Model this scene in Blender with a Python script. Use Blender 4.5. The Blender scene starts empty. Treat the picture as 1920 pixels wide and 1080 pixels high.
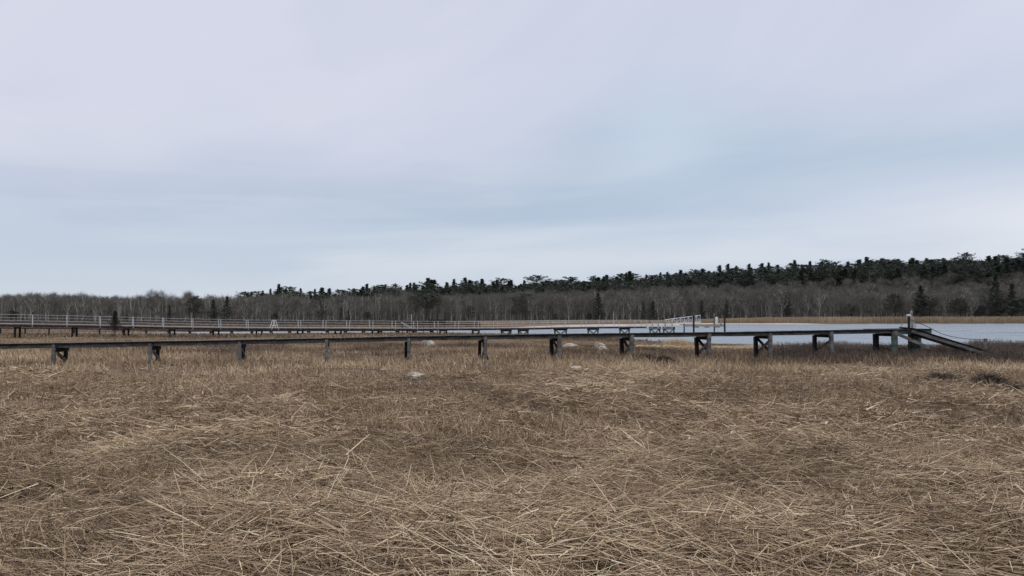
import bpy, math, random
import numpy as np
from mathutils import Vector

# ------------------------------------------------------------------ camera, sky, sun, exposure
F = 1397.0                      # focal length in photo pixels (1920 wide)
EYE = 1.65
PITCH = math.atan(57.0 / F)
S = bpy.context.scene
C = S.collection
cam_d = bpy.data.cameras.new('camera')
cam_d.sensor_width = 36.0
cam_d.lens = F / 1920 * 36
cam_d.clip_start = 0.05
cam_d.clip_end = 6000
cam = bpy.data.objects.new('camera', cam_d)
cam.location = (0, 0, EYE)
cam.rotation_euler = (math.radians(90) + PITCH, 0, 0)
C.objects.link(cam)
S.camera = cam
S.view_settings.view_transform = 'Standard'
S.view_settings.look = 'None'
S.view_settings.exposure = 0.0
S.view_settings.gamma = 1.0

SUN_AZ, SUN_EL = math.radians(70), math.radians(38)     # to the right of the view, behind cloud
w = bpy.data.worlds.new('World')
S.world = w
w.use_nodes = True
nt = w.node_tree
nt.nodes.clear()
def N(t, **k):
    n = nt.nodes.new(t)
    for a, b in k.items():
        setattr(n, a, b)
    return n
def M(op, a, b=None, c=None):
    n = nt.nodes.new('ShaderNodeMath'); n.operation = op
    for i, v in enumerate((a, b, c)):
        if v is None: continue
        if isinstance(v, (int, float)): n.inputs[i].default_value = v
        else: nt.links.new(v, n.inputs[i])
    return n.outputs[0]
def SS(v, lo, hi):
    n = nt.nodes.new('ShaderNodeMapRange'); n.interpolation_type = 'SMOOTHSTEP'
    for i, q in enumerate((v, lo, hi)):
        if isinstance(q, (int, float)): n.inputs[i].default_value = q
        else: nt.links.new(q, n.inputs[i])
    return n.outputs[0]
def MIX(f, a, b):
    n = nt.nodes.new('ShaderNodeMix'); n.data_type = 'RGBA'
    for i, q in ((0, f), (6, a), (7, b)):
        if isinstance(q, (int, float)): n.inputs[i].default_value = q
        elif isinstance(q, tuple): n.inputs[i].default_value = (*q, 1)
        else: nt.links.new(q, n.inputs[i])
    return n.outputs[2]
sky = N('ShaderNodeTexSky', sky_type='NISHITA', sun_disc=False, sun_elevation=SUN_EL, sun_rotation=SUN_AZ)
tc = N('ShaderNodeTexCoord')
sp = N('ShaderNodeSeparateXYZ'); nt.links.new(tc.outputs['Generated'], sp.inputs[0])
az = M('ARCTAN2', sp.outputs[0], sp.outputs[1])
el = M('ARCSINE', M('MINIMUM', M('MAXIMUM', sp.outputs[2], -1.0), 1.0))
def sky_noise(sx, sy, tilt, scale, detail, off=0.0, dist=0.0):
    cx = N('ShaderNodeCombineXYZ')
    nt.links.new(M('MULTIPLY', az, sx), cx.inputs[0])
    nt.links.new(M('MULTIPLY', M('SUBTRACT', el, M('MULTIPLY', az, tilt)), sy), cx.inputs[1])
    cx.inputs[2].default_value = off
    n = N('ShaderNodeTexNoise'); n.inputs['Scale'].default_value = scale
    n.inputs['Detail'].default_value = detail; n.inputs['Distortion'].default_value = dist
    n.inputs['Roughness'].default_value = 0.5
    nt.links.new(cx.outputs[0], n.inputs[0])
    return n.outputs[0]
n1 = sky_noise(1.4, 3.2, 0.08, 1.0, 6, 3.1, 0.5)
n2 = sky_noise(1.8, 12.0, 0.04, 1.0, 5, 7.7, 0.5)
n3 = sky_noise(1.2, 2.0, 0.3, 2.0, 5, 1.3, 0.6)
def gauss(u0, su, e0, se, tilt=0.0):
    a = M('DIVIDE', M('SUBTRACT', az, u0), su)
    b = M('DIVIDE', M('SUBTRACT', M('SUBTRACT', el, e0), M('MULTIPLY', M('SUBTRACT', az, u0), tilt)), se)
    return M('EXPONENT', M('MULTIPLY', M('ADD', M('MULTIPLY', a, a), M('MULTIPLY', b, b)), -1.0))
eb = M('ADD', M('MULTIPLY', M('MAXIMUM', M('ADD', az, 0.6), -0.2), 0.10), 0.150)
lav = SS(M('SUBTRACT', M('ADD', el, M('MULTIPLY', M('SUBTRACT', n1, 0.5), 0.22)), eb), -0.09, 0.10)
lav = M('SUBTRACT', lav, M('MULTIPLY', gauss(0.20, 0.16, 0.22, 0.12), 0.5))
lav = M('MAXIMUM', lav, M('MULTIPLY', gauss(0.62, 0.24, 0.12, 0.05), 0.8))
lav = M('MAXIMUM', M('MINIMUM', lav, 1.0), 0.0)
BLUE = (0.475, 0.560, 0.680)
BLUE2 = (0.435, 0.520, 0.650)
LAV = (0.640, 0.660, 0.765)
LAV2 = (0.575, 0.610, 0.725)
PALE = (0.625, 0.675, 0.740)
base = MIX(SS(n2, 0.38, 0.62), BLUE2, BLUE)
base = MIX(M('MULTIPLY', M('MULTIPLY', SS(n2, 0.42, 0.66), gauss(0.0, 2.5, 0.075, 0.05)), 0.8), base, PALE)
base = MIX(M('MULTIPLY', gauss(0.0, 4.0, 0.02, 0.045), 0.7), base, PALE)
base = MIX(M('MULTIPLY', gauss(-0.38, 0.30, 0.115, 0.028, 0.10), 0.5), base, BLUE2)
lavc = MIX(SS(n3, 0.35, 0.65), LAV2, LAV)
col = MIX(lav, base, lavc)
col = MIX(M('MULTIPLY', gauss(0.20, 0.08, 0.235, 0.07), 0.5), col, (0.56, 0.66, 0.77))
n4 = sky_noise(1.7, 15.0, 0.03, 1.0, 6, 5.2, 0.15)
col = MIX(M('MULTIPLY', M('MULTIPLY', SS(n4, 0.42, 0.62), gauss(0.0, 3.0, 0.12, 0.12)), 0.30), col, (0.66, 0.69, 0.75))
col = MIX(M('MULTIPLY', M('MULTIPLY', SS(n4, 0.58, 0.40), gauss(-0.2, 0.9, 0.14, 0.07)), 0.28), col, (0.41, 0.485, 0.60))
col = MIX(M('MULTIPLY', gauss(0.63, 0.10, 0.105, 0.035), 0.6), col, (0.74, 0.77, 0.80))
bgc = N('ShaderNodeBackground'); nt.links.new(col, bgc.inputs[0])
nt.links.new(M('ADD', 1.10, M('MULTIPLY', SS(el, 0.42, 1.25), 1.3)), bgc.inputs[1])      # an overcast sky is brightest overhead
bgs = N('ShaderNodeBackground'); nt.links.new(sky.outputs[0], bgs.inputs[0]); bgs.inputs[1].default_value = 0.10
mx = N('ShaderNodeMixShader'); mx.inputs[0].default_value = 0.93
nt.links.new(bgs.outputs[0], mx.inputs[1]); nt.links.new(bgc.outputs[0], mx.inputs[2])
wo = N('ShaderNodeOutputWorld'); nt.links.new(mx.outputs[0], wo.inputs[0])

sun_d = bpy.data.lights.new('sun', 'SUN')
sun_d.energy = 1.2; sun_d.angle = math.radians(20); sun_d.color = (1.0, 0.96, 0.90)
sun = bpy.data.objects.new('sun', sun_d)
sd = Vector((math.sin(SUN_AZ) * math.cos(SUN_EL), math.cos(SUN_AZ) * math.cos(SUN_EL), math.sin(SUN_EL)))
sun.rotation_euler = sd.to_track_quat('Z', 'Y').to_euler()
C.objects.link(sun)

rng = np.random.default_rng(11)
random.seed(5)

# ------------------------------------------------------------------ helpers
def at(x, y, Y):
    """world point seen at photo pixel (x, y) at depth Y"""
    u = (x - 960) / F; v = (540 - y) / F
    dy = math.cos(PITCH) - v * math.sin(PITCH)
    dz = math.sin(PITCH) + v * math.cos(PITCH)
    return Vector((u * Y / dy, Y, EYE + dz * Y / dy))
def on_z(x, y, z):
    u = (x - 960) / F; v = (540 - y) / F
    dy = math.cos(PITCH) - v * math.sin(PITCH)
    dz = math.sin(PITCH) + v * math.cos(PITCH)
    t = (z - EYE) / dz
    return np.array((u * t, dy * t))

_perm = np.random.default_rng(3).random((256, 256))
def vnoise(x, y):
    xi = np.floor(x).astype(int); yi = np.floor(y).astype(int)
    fx = x - xi; fy = y - yi
    fx = fx * fx * (3 - 2 * fx); fy = fy * fy * (3 - 2 * fy)
    g = lambda a, b: _perm[a & 255, b & 255]
    return (g(xi, yi) * (1 - fx) + g(xi + 1, yi) * fx) * (1 - fy) + (g(xi, yi + 1) * (1 - fx) + g(xi + 1, yi + 1) * fx) * fy
def fbm(x, y, s, o=4, off=0.0):
    t = 0; a = 1; n = 0
    x = x / s + off; y = y / s + off * 1.7
    for _ in range(o):
        t = t + a * vnoise(x, y); n += a; a *= 0.5; x = x * 2.03 + 5.1; y = y * 2.03 + 9.3
    return t / n
def sstep(t):
    t = np.clip(t, 0, 1); return t * t * (3 - 2 * t)

def material(name, build):
    m = bpy.data.materials.new(name); m.use_nodes = True
    t = m.node_tree; b = t.nodes['Principled BSDF']
    build(t, b); return m
def ramp(t, fac, stops):
    r = t.nodes.new('ShaderNodeValToRGB'); e = r.color_ramp.elements
    while len(e) < len(stops): e.new(0.5)
    for q, (p, c) in zip(e, stops): q.position = p; q.color = (*c, 1)
    t.links.new(fac, r.inputs[0]); return r.outputs[0]
def noise(t, scale, detail=5, coord='Object', stretch=None, rough=0.55):
    tcn = t.nodes.new('ShaderNodeTexCoord'); v = tcn.outputs[coord]
    if stretch:
        mp = t.nodes.new('ShaderNodeMapping'); mp.inputs['Scale'].default_value = stretch
        t.links.new(v, mp.inputs[0]); v = mp.outputs[0]
    n = t.nodes.new('ShaderNodeTexNoise'); n.inputs['Scale'].default_value = scale
    n.inputs['Detail'].default_value = detail; n.inputs['Roughness'].default_value = rough
    t.links.new(v, n.inputs[0]); return n.outputs[0]
def bump(t, b, h, strength, dist):
    n = t.nodes.new('ShaderNodeBump'); n.inputs['Strength'].default_value = strength
    n.inputs['Distance'].default_value = dist
    t.links.new(h, n.inputs['Height']); t.links.new(n.outputs[0], b.inputs['Normal'])
def mixc(t, f, a, b, mode='MIX'):
    n = t.nodes.new('ShaderNodeMix'); n.data_type = 'RGBA'; n.blend_type = mode
    for i, q in ((0, f), (6, a), (7, b)):
        if isinstance(q, (int, float)): n.inputs[i].default_value = q
        elif isinstance(q, tuple): n.inputs[i].default_value = (*q, 1)
        else: t.links.new(q, n.inputs[i])
    return n.outputs[2]

def wood(c0, c1, c2, green=0.0):
    def f(t, b):
        a = noise(t, 1.0, 6, stretch=(3, 3, 9))
        fine = noise(t, 40, 4, stretch=(1, 1, 0.2))
        c = ramp(t, a, ((0.3, c0), (0.5, c1), (0.72, c2)))
        c = mixc(t, 0.5, c, ramp(t, fine, ((0.3, (0.55, 0.55, 0.55)), (0.7, (1.25, 1.25, 1.25)))), 'MULTIPLY')
        if green:
            g = ramp(t, noise(t, 2.3, 3), ((0.42, (0, 0, 0)), (0.6, (green, green, green))))
            sepc = t.nodes.new('ShaderNodeSeparateColor'); t.links.new(g, sepc.inputs[0])
            c = mixc(t, sepc.outputs[0], c, (0.13, 0.20, 0.16))
        t.links.new(c, b.inputs['Base Color']); b.inputs['Roughness'].default_value = 0.9
        b.inputs['Specular IOR Level'].default_value = 0.2
        bump(t, b, fine, 0.5, 0.01)
    return f
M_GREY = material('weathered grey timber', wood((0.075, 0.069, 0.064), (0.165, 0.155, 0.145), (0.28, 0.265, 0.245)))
M_DARK = material('dark timber', wood((0.012, 0.012, 0.013), (0.03, 0.028, 0.028), (0.06, 0.055, 0.052)))  # plain dark tone at dry roughness, also on the boardwalk's rear posts and stringers
M_PLANK = material('old plank', wood((0.008, 0.008, 0.009), (0.020, 0.019, 0.019), (0.06, 0.055, 0.050)))
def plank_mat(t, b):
    wood((0.005, 0.005, 0.006), (0.010, 0.010, 0.010), (0.03, 0.028, 0.025))(t, b)      # near-black sides and ends, for the dark band along the deck edge
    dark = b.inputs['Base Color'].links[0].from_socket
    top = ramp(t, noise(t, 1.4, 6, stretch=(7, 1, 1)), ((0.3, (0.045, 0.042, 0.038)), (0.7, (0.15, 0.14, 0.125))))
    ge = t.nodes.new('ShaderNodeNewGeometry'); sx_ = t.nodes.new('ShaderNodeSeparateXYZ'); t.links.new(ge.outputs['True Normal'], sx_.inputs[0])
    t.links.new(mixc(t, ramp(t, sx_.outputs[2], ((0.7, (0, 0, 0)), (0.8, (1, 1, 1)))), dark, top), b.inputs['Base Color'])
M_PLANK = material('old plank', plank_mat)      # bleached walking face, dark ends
M_PILE = material('treated pile', wood((0.06, 0.075, 0.065), (0.12, 0.15, 0.125), (0.20, 0.22, 0.185), 0.6))
M_BROWN = material('brown timber', wood((0.04, 0.025, 0.02), (0.075, 0.05, 0.04), (0.12, 0.09, 0.07)))
M_PALEW = material('pale timber', wood((0.26, 0.25, 0.22), (0.42, 0.40, 0.36), (0.60, 0.57, 0.51)))
def flat(c, rough=0.6, metal=0.0, var=0.25):
    def f(t, b):
        a = noise(t, 6, 4)
        lo = tuple(v * (1 - var) for v in c); hi = tuple(min(1, v * (1 + var)) for v in c)
        t.links.new(ramp(t, a, ((0.3, lo), (0.7, hi))), b.inputs['Base Color'])
        b.inputs['Roughness'].default_value = rough; b.inputs['Metallic'].default_value = metal
    return f
M_RAIL = material('galvanised pipe', flat((0.46, 0.46, 0.45), 0.5, 0.0, 0.15))
M_WHITE = material('white paint', flat((0.72, 0.72, 0.70), 0.5, 0.0, 0.08))
M_ROPE = material('dark rope', flat((0.03, 0.035, 0.035), 0.8))
def rock(t, b):
    a = noise(t, 3.5, 8); c = ramp(t, a, ((0.3, (0.17, 0.135, 0.095)), (0.48, (0.42, 0.36, 0.265)), (0.7, (0.58, 0.52, 0.40))))
    f2 = noise(t, 14, 6)
    c = mixc(t, 0.6, c, ramp(t, f2, ((0.35, (0.5, 0.5, 0.48)), (0.6, (1.1, 1.1, 1.1)))), 'MULTIPLY')
    t.links.new(c, b.inputs['Base Color']); b.inputs['Roughness'].default_value = 0.95
    bump(t, b, f2, 0.7, 0.03)
M_ROCK = material('pale granite', rock)
def ramp_attr(stops, rough=0.85, extra=None):
    def f(t, b):
        a = t.nodes.new('ShaderNodeAttribute'); a.attribute_name = 'tint'
        c = ramp(t, a.outputs['Fac'], stops)
        if extra:
            g = noise(t, extra[0], 4)
            c = mixc(t, extra[1], c, ramp(t, g, ((0.35, (0.6, 0.6, 0.6)), (0.65, (1.3, 1.3, 1.3)))), 'MULTIPLY')
        t.links.new(c, b.inputs['Base Color']); b.inputs['Roughness'].default_value = rough
        b.inputs['Specular IOR Level'].default_value = 0.25
    return f
STRAW = ((0.0, (0.075, 0.053, 0.034)), (0.3, (0.260, 0.182, 0.112)), (0.6, (0.49, 0.355, 0.222)), (0.85, (0.71, 0.555, 0.350)), (1.0, (0.80, 0.68, 0.46)))
M_STRAW = material('dry straw', ramp_attr(STRAW))
M_SHRUB = material('brown marsh shrub', ramp_attr(((0.0, (0.050, 0.038, 0.031)), (0.5, (0.135, 0.100, 0.078)), (1.0, (0.30, 0.235, 0.17)))))
M_REED = material('tan reed', ramp_attr(((0.0, (0.20, 0.145, 0.09)), (0.5, (0.38, 0.290, 0.185)), (1.0, (0.56, 0.45, 0.30)))))
M_TWIG = material('bare twigs', ramp_attr(((0.0, (0.075, 0.066, 0.052)), (0.6, (0.155, 0.138, 0.110)), (1.0, (0.28, 0.25, 0.205)))))
M_BARK = material('grey bark', ramp_attr(((0.0, (0.12, 0.112, 0.10)), (0.5, (0.27, 0.255, 0.23)), (1.0, (0.58, 0.55, 0.50)))))
M_NEEDLE = material('pine needles', ramp_attr(((0.0, (0.028, 0.035, 0.026)), (0.6, (0.052, 0.063, 0.044)), (1.0, (0.100, 0.110, 0.075)))))
M_CEDAR = material('rusty cedar needles', ramp_attr(((0.0, (0.022, 0.016, 0.012)), (0.6, (0.050, 0.036, 0.025)), (1.0, (0.10, 0.065, 0.042)))))
M_PBARK = material('dark bark', ramp_attr(((0.0, (0.03, 0.026, 0.022)), (1.0, (0.08, 0.07, 0.06)))))

def raw_mesh(name, V, Fc, mat, tint=None, parent=None, smooth=False, link=True):
    """V (n,3), Fc (m,k) -> ONE mesh object"""
    me = bpy.data.meshes.new(name)
    V = np.ascontiguousarray(V, dtype=np.float32); Fc = np.ascontiguousarray(Fc, dtype=np.int32)
    m, k = Fc.shape
    me.vertices.add(len(V)); me.vertices.foreach_set('co', V.ravel())
    me.loops.add(m * k); me.loops.foreach_set('vertex_index', Fc.ravel())
    me.polygons.add(m); me.polygons.foreach_set('loop_start', np.arange(0, m * k, k, dtype=np.int32))
    me.update(calc_edges=True)
    if tint is not None:
        a = me.attributes.new('tint', 'FLOAT', 'POINT'); a.data.foreach_set('value', np.ascontiguousarray(tint, dtype=np.float32))
    if smooth:
        me.polygons.foreach_set('use_smooth', np.ones(m, dtype=bool))
    me.materials.append(mat)
    o = bpy.data.objects.new(name, me)
    if parent: o.parent = parent
    if link: C.objects.link(o)
    return o
def tag(o, label=None, cat=None, group=None, kind=None):
    if label: o['label'] = label
    if cat: o['category'] = cat
    if group: o['group'] = group
    if kind: o['kind'] = kind
    return o
def empty(name, loc, label, cat, group=None):
    o = bpy.data.objects.new(name, None); o.location = loc; o.empty_display_size = 0.2
    C.objects.link(o); return tag(o, label, cat, group)

class MB:
    """collects beams, boxes and tubes; build() links them as ONE mesh object"""
    def __init__(s): s.v = []; s.f = []
    def beam(s, p, q, wd, ht, up=(0, 0, 1)):
        p = Vector(p); q = Vector(q); d = (q - p).normalized(); up = Vector(up)
        if abs(d.dot(up)) > 0.98: up = Vector((0, 1, 0))
        sx = d.cross(up).normalized(); uy = sx.cross(d).normalized()
        n = len(s.v)
        for c in (p, q):
            for a, b in ((-1, -1), (1, -1), (1, 1), (-1, 1)):
                s.v.append(c + sx * a * wd / 2 + uy * b * ht / 2)
        for f in ((0, 1, 2, 3), (7, 6, 5, 4), (0, 4, 5, 1), (1, 5, 6, 2), (2, 6, 7, 3), (3, 7, 4, 0)):
            s.f.append([n + i for i in f])
        return s
    def tube(s, pts, r, k=8, r2=None):
        pts = [Vector(p) for p in pts]; n = len(s.v); L = len(pts)
        for i, p in enumerate(pts):
            d = (pts[min(i + 1, L - 1)] - pts[max(i - 1, 0)]).normalized()
            a = Vector((0, 1, 0)) if abs(d.z) > 0.9 else Vector((0, 0, 1))
            x = d.cross(a).normalized(); y = d.cross(x)
            rr = r if r2 is None else r + (r2 - r) * i / (L - 1)
            for j in range(k):
                t = 2 * math.pi * j / k
                s.v.append(p + x * math.cos(t) * rr + y * math.sin(t) * rr)
        for i in range(L - 1):
            for j in range(k):
                s.f.append([n + i * k + j, n + i * k + (j + 1) % k, n + (i + 1) * k + (j + 1) % k, n + (i + 1) * k + j])
        s.f.append([n + j for j in range(k)][::-1]); s.f.append([n + (L - 1) * k + j for j in range(k)])
        return s
    def build(s, name, mat, parent=None, bevel=0.0, smooth=False):
        me = bpy.data.meshes.new(name)
        off = Vector(parent.location) if parent else Vector((0, 0, 0))
        if parent and parent.parent: off = off + Vector(parent.parent.location)
        me.from_pydata([v - off for v in s.v], [], s.f); me.materials.append(mat)
        o = bpy.data.objects.new(name, me); C.objects.link(o)
        if parent: o.parent = parent
        if bevel:
            b = o.modifiers.new('bevel', 'BEVEL'); b.width = bevel; b.segments = 2
        return o

# ------------------------------------------------------------------ terrain and water
ZW = -0.35
far_px = [(-500, 623.2), (60, 622.8), (240, 624.0), (480, 621.8), (835, 620.3), (900, 617.6), (1000, 616), (1150, 611.3), (1240, 610.0), (1340, 608.3), (1500, 608.2), (1920, 607.2), (2900, 606.6)]
near_px = [(2900, 648), (1920, 648), (1500, 648.5), (1340, 646), (1280, 641), (1190, 637), (1160, 629), (1000, 628.3), (835, 625.2), (480, 628.3), (360, 627.8), (240, 627.2), (60, 624.6), (-500, 624.8)]
poly = np.array([on_z(x, y, ZW) for x, y in far_px + near_px])
def shore(X, Y):
    """signed distance to the shoreline, positive on land"""
    X = X + (fbm(X, Y, 6.0, 3, 2.0) - 0.5) * 3.0
    Y = Y + (fbm(X, Y, 9.0, 3, 8.0) - 0.5) * 3.0 * np.clip(Y / 100, 0.3, 1.0)
    best = np.full(X.shape, 1e9); inside = np.zeros(X.shape, bool)
    n = len(poly)
    for i in range(n):
        a = poly[i]; b = poly[(i + 1) % n]; d = b - a
        t = np.clip(((X - a[0]) * d[0] + (Y - a[1]) * d[1]) / (d @ d), 0, 1)
        best = np.minimum(best, np.hypot(X - a[0] - t * d[0], Y - a[1] - t * d[1]))
        if abs(d[1]) > 1e-9:
            cr = ((a[1] > Y) != (b[1] > Y)) & (X < a[0] + (Y - a[1]) / d[1] * d[0])
            inside ^= cr
    return np.where(inside, -best, best)
HX = [-900, 0, 430, 470, 600, 700, 800, 1000, 1200, 1300, 1500, 1700, 1900, 2900]
HH = [3.5, 3.5, 3.5, 4.5, 4.5, 6.5, 8, 9.5, 12, 14.5, 17.5, 20, 22, 24]
def front(px): return np.interp(px, [-500, 400, 900, 1300, 2500], [262, 268, 292, 305, 312])
def ground_z(X, Y, sd_=None):
    if sd_ is None: sd_ = shore(X, Y)
    wid = np.where(Y > 150, 8.0, np.interp(X, [-20, 5, 20], [18.0, 25.0, 25.0]))
    z = np.where(sd_ > 0, ZW - ZW * sstep(sd_ / wid), ZW + np.maximum(sd_ * 0.12, -1.0))
    near = np.clip((60 - Y) / 30, 0, 1)
    z = z + near * ((fbm(X, Y, 3.2, 3, 4.0) - 0.5) * 0.30 + (fbm(X, Y, 1.1, 2, 6.0) - 0.5) * 0.10) * (sd_ > 4)
    px = 960 + F * X / np.maximum(Y, 1.0)
    h = np.interp(px, HX, HH) * sstep((Y - front(px)) / 150.0)
    far_out = np.clip((Y - 600) / 800, 0, 1)
    return z + np.where(Y > 150, h * (1 - 0.6 * far_out), 0)

def axis(lo, hi, fine_lo, fine_hi, step, g):
    a = list(np.arange(fine_lo, fine_hi, step)); s = step; v = a[-1]
    while v < hi: s *= g; v += s; a.append(v)
    s = step; v = a[0]; b = []
    while v > lo: s *= g; v -= s; b.append(v)
    return np.array(b[::-1] + a)
gx = axis(-2500, 2500, -30, 34, 0.5, 1.018)
gy = axis(-400, 3200, 0, 45, 0.35, 1.012)
GX, GY = np.meshgrid(gx, gy)
sdg = shore(GX, GY)
GZ = ground_z(GX, GY, sdg)
nx, ny = len(gx), len(gy)
idx = np.arange(nx * ny).reshape(ny, nx)
Fq = np.stack([idx[:-1, :-1], idx[:-1, 1:], idx[1:, 1:], idx[1:, :-1]], -1).reshape(-1, 4)
pxg = 960 + F * GX / np.maximum(GY, 1)
# sand: bright beach on the far shore, narrow and broken
sandw = np.interp(pxg, [820, 900, 1000, 1250, 1330, 1480, 1560, 2500], [0, 2, 7, 13, 14, 9, 1.2, 1.2])
sand = np.where(GY > 110, sstep(1 - (sdg - sandw * 0.6) / (sandw * 0.5 + 0.1)) * (sandw > 0.2), 0) * (sdg > -3)
sand = sand * np.clip(0.5 + fbm(GX, GY, 12.0, 3, 1.0), 0, 1)
def ground_mat(t, b):
    big = noise(t, 0.07, 5); fine = noise(t, 3.0, 8, rough=0.7); mid = noise(t, 0.6, 6)
    c = ramp(t, mid, ((0.3, (0.065, 0.047, 0.033)), (0.5, (0.125, 0.092, 0.063)), (0.7, (0.20, 0.152, 0.100))))
    c = mixc(t, ramp(t, big, ((0.4, (0, 0, 0)), (0.62, (0.6, 0.6, 0.6)))), c, (0.13, 0.082, 0.052))
    c = mixc(t, 0.7, c, ramp(t, fine, ((0.3, (0.45, 0.45, 0.45)), (0.65, (1.35, 1.35, 1.35)))), 'MULTIPLY')
    a = t.nodes.new('ShaderNodeAttribute'); a.attribute_name = 'tint'
    c = mixc(t, a.outputs['Fac'], c, ramp(t, mid, ((0.35, (0.40, 0.31, 0.24)), (0.65, (0.56, 0.47, 0.38)))))
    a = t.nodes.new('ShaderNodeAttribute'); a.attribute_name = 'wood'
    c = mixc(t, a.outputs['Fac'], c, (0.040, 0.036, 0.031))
    t.links.new(c, b.inputs['Base Color']); b.inputs['Roughness'].default_value = 1.0
    b.inputs['Specular IOR Level'].default_value = 0.1
    bump(t, b, fine, 0.8, 0.06)
M_GROUND = material('marsh soil', ground_mat)
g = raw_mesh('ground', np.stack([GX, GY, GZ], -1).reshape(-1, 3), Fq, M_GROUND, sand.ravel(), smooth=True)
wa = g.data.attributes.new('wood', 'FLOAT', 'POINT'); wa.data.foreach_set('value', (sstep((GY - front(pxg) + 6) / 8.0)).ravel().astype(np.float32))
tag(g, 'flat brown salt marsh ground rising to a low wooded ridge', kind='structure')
def water_mat(t, b):
    tcn = t.nodes.new('ShaderNodeTexCoord')
    b.inputs['Base Color'].default_value = (0.20, 0.23, 0.25, 1)
    b.inputs['Roughness'].default_value = 0.16
    b.inputs['IOR'].default_value = 1.33
    a = noise(t, 1.1, 6, stretch=(0.7, 1.6, 1)); a2 = noise(t, 0.09, 5, stretch=(0.22, 1.6, 1))
    m = t.nodes.new('ShaderNodeMath'); m.operation = 'MULTIPLY_ADD'
    t.links.new(a, m.inputs[0]); m.inputs[1].default_value = 1.0; t.links.new(a2, m.inputs[2])
    bump(t, b, m.outputs[0], 0.5, 0.3)
    t.links.new(ramp(t, a2, ((0.38, (0.14, 0.14, 0.14)), (0.62, (0.50, 0.50, 0.50)))), b.inputs['Roughness'])
M_WATER = material('rippled water', water_mat)
wv = np.array([(-1500, 20, ZW), (2200, 20, ZW), (2200, 700, ZW), (-1500, 700, ZW)])
tag(raw_mesh('water', wv, np.array([[0, 1, 2, 3]]), M_WATER), 'calm pale grey tidal river', kind='structure')

# ------------------------------------------------------------------ near boardwalk
AX = Vector((0.975, 0.223, 0)).normalized(); PERP = Vector((-0.223, 0.975, 0)).normalized()
def line_depth(px, x0, z0, slope):
    """depth where the ray of column px meets the ground line through (x0, z0)"""
    u = (px - 960) / F; u0 = (x0 - 960) / F * z0
    return (z0 - slope * u0) / (1 - slope * u)
def n_dep(px): return line_depth(px, 103, 24.0, 0.223 / 0.975)
DX = [-400, 0, 103, 283, 450, 612, 766, 909, 1047, 1183, 1327, 1441, 1555, 1674, 1750, 1900]
DY = [652, 644.5, 643.6, 640.6, 637.6, 634.4, 631.0, 628.8, 626.6, 625.2, 623.6, 622.1, 619.8, 617.8, 616.2, 612]
def deck_pt(px, dz=0.0):
    p = at(px, float(np.interp(px, DX, DY)), n_dep(px)); p.z += dz; return p
bw = empty('boardwalk', (0, 27, 0), 'long low weathered grey boardwalk crossing the dry marsh grass, without railings', 'boardwalk')
W = 0.92
posts = [-330, -90, 103, 283, 450, 612.5, 766, 909, 1047.5, 1183, 1327.5, 1441.7, 1555.5, 1674]
ps = [deck_pt(p) for p in posts]
pl = MB()
for a, b in zip(ps[:-1], ps[1:]):
    n = max(1, int((b - a).length / 0.15))
    for i in range(n):
        c = a.lerp(b, (i + 0.5) / n); d = (b - a).normalized()
        o1 = random.uniform(0.02, 0.06); o2 = random.uniform(-0.02, 0.03); dz = random.uniform(-0.006, 0.004)
        pl.beam(c - PERP * (0.10 + o1) + Vector((0, 0, -0.02 + dz)), c + PERP * (W + 0.10 + o2) + Vector((0, 0, -0.030 + dz)), 0.136, 0.058, up=(0, 0, 1))
end_a = ps[-1]; end_b = deck_pt(1746)
n = 12
for i in range(n):
    c = end_a.lerp(end_b, (i + 0.5) / n)
    pl.beam(c - PERP * 0.12 + Vector((0, 0, -0.02)), c + PERP * (W + 0.9) + Vector((0, 0, -0.02)), 0.136, 0.038)
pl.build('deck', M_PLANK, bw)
for k, off in enumerate((0.0, W)):
    for a, b in zip(ps[:-1], ps[1:]):
        sb = MB()
        q = PERP * off
        sag = Vector((0, 0, -random.uniform(0, 0.015)))
        sb.beam(a + q + Vector((0, 0, -0.098)), a.lerp(b, .5) + q + sag + Vector((0, 0, -0.098)), 0.045, 0.100)
        sb.beam(a.lerp(b, .5) + q + sag + Vector((0, 0, -0.098)), b + q + Vector((0, 0, -0.098)), 0.045, 0.100)
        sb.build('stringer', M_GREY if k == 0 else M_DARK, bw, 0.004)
for off in (0, W, W + 0.85):
    MB().beam(end_a + PERP * off + Vector((0.0, 0, -0.125)), end_b + PERP * off + Vector((0, 0, -0.125)), 0.05, 0.165).build('stringer', M_PILE, bw, 0.004)
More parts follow.
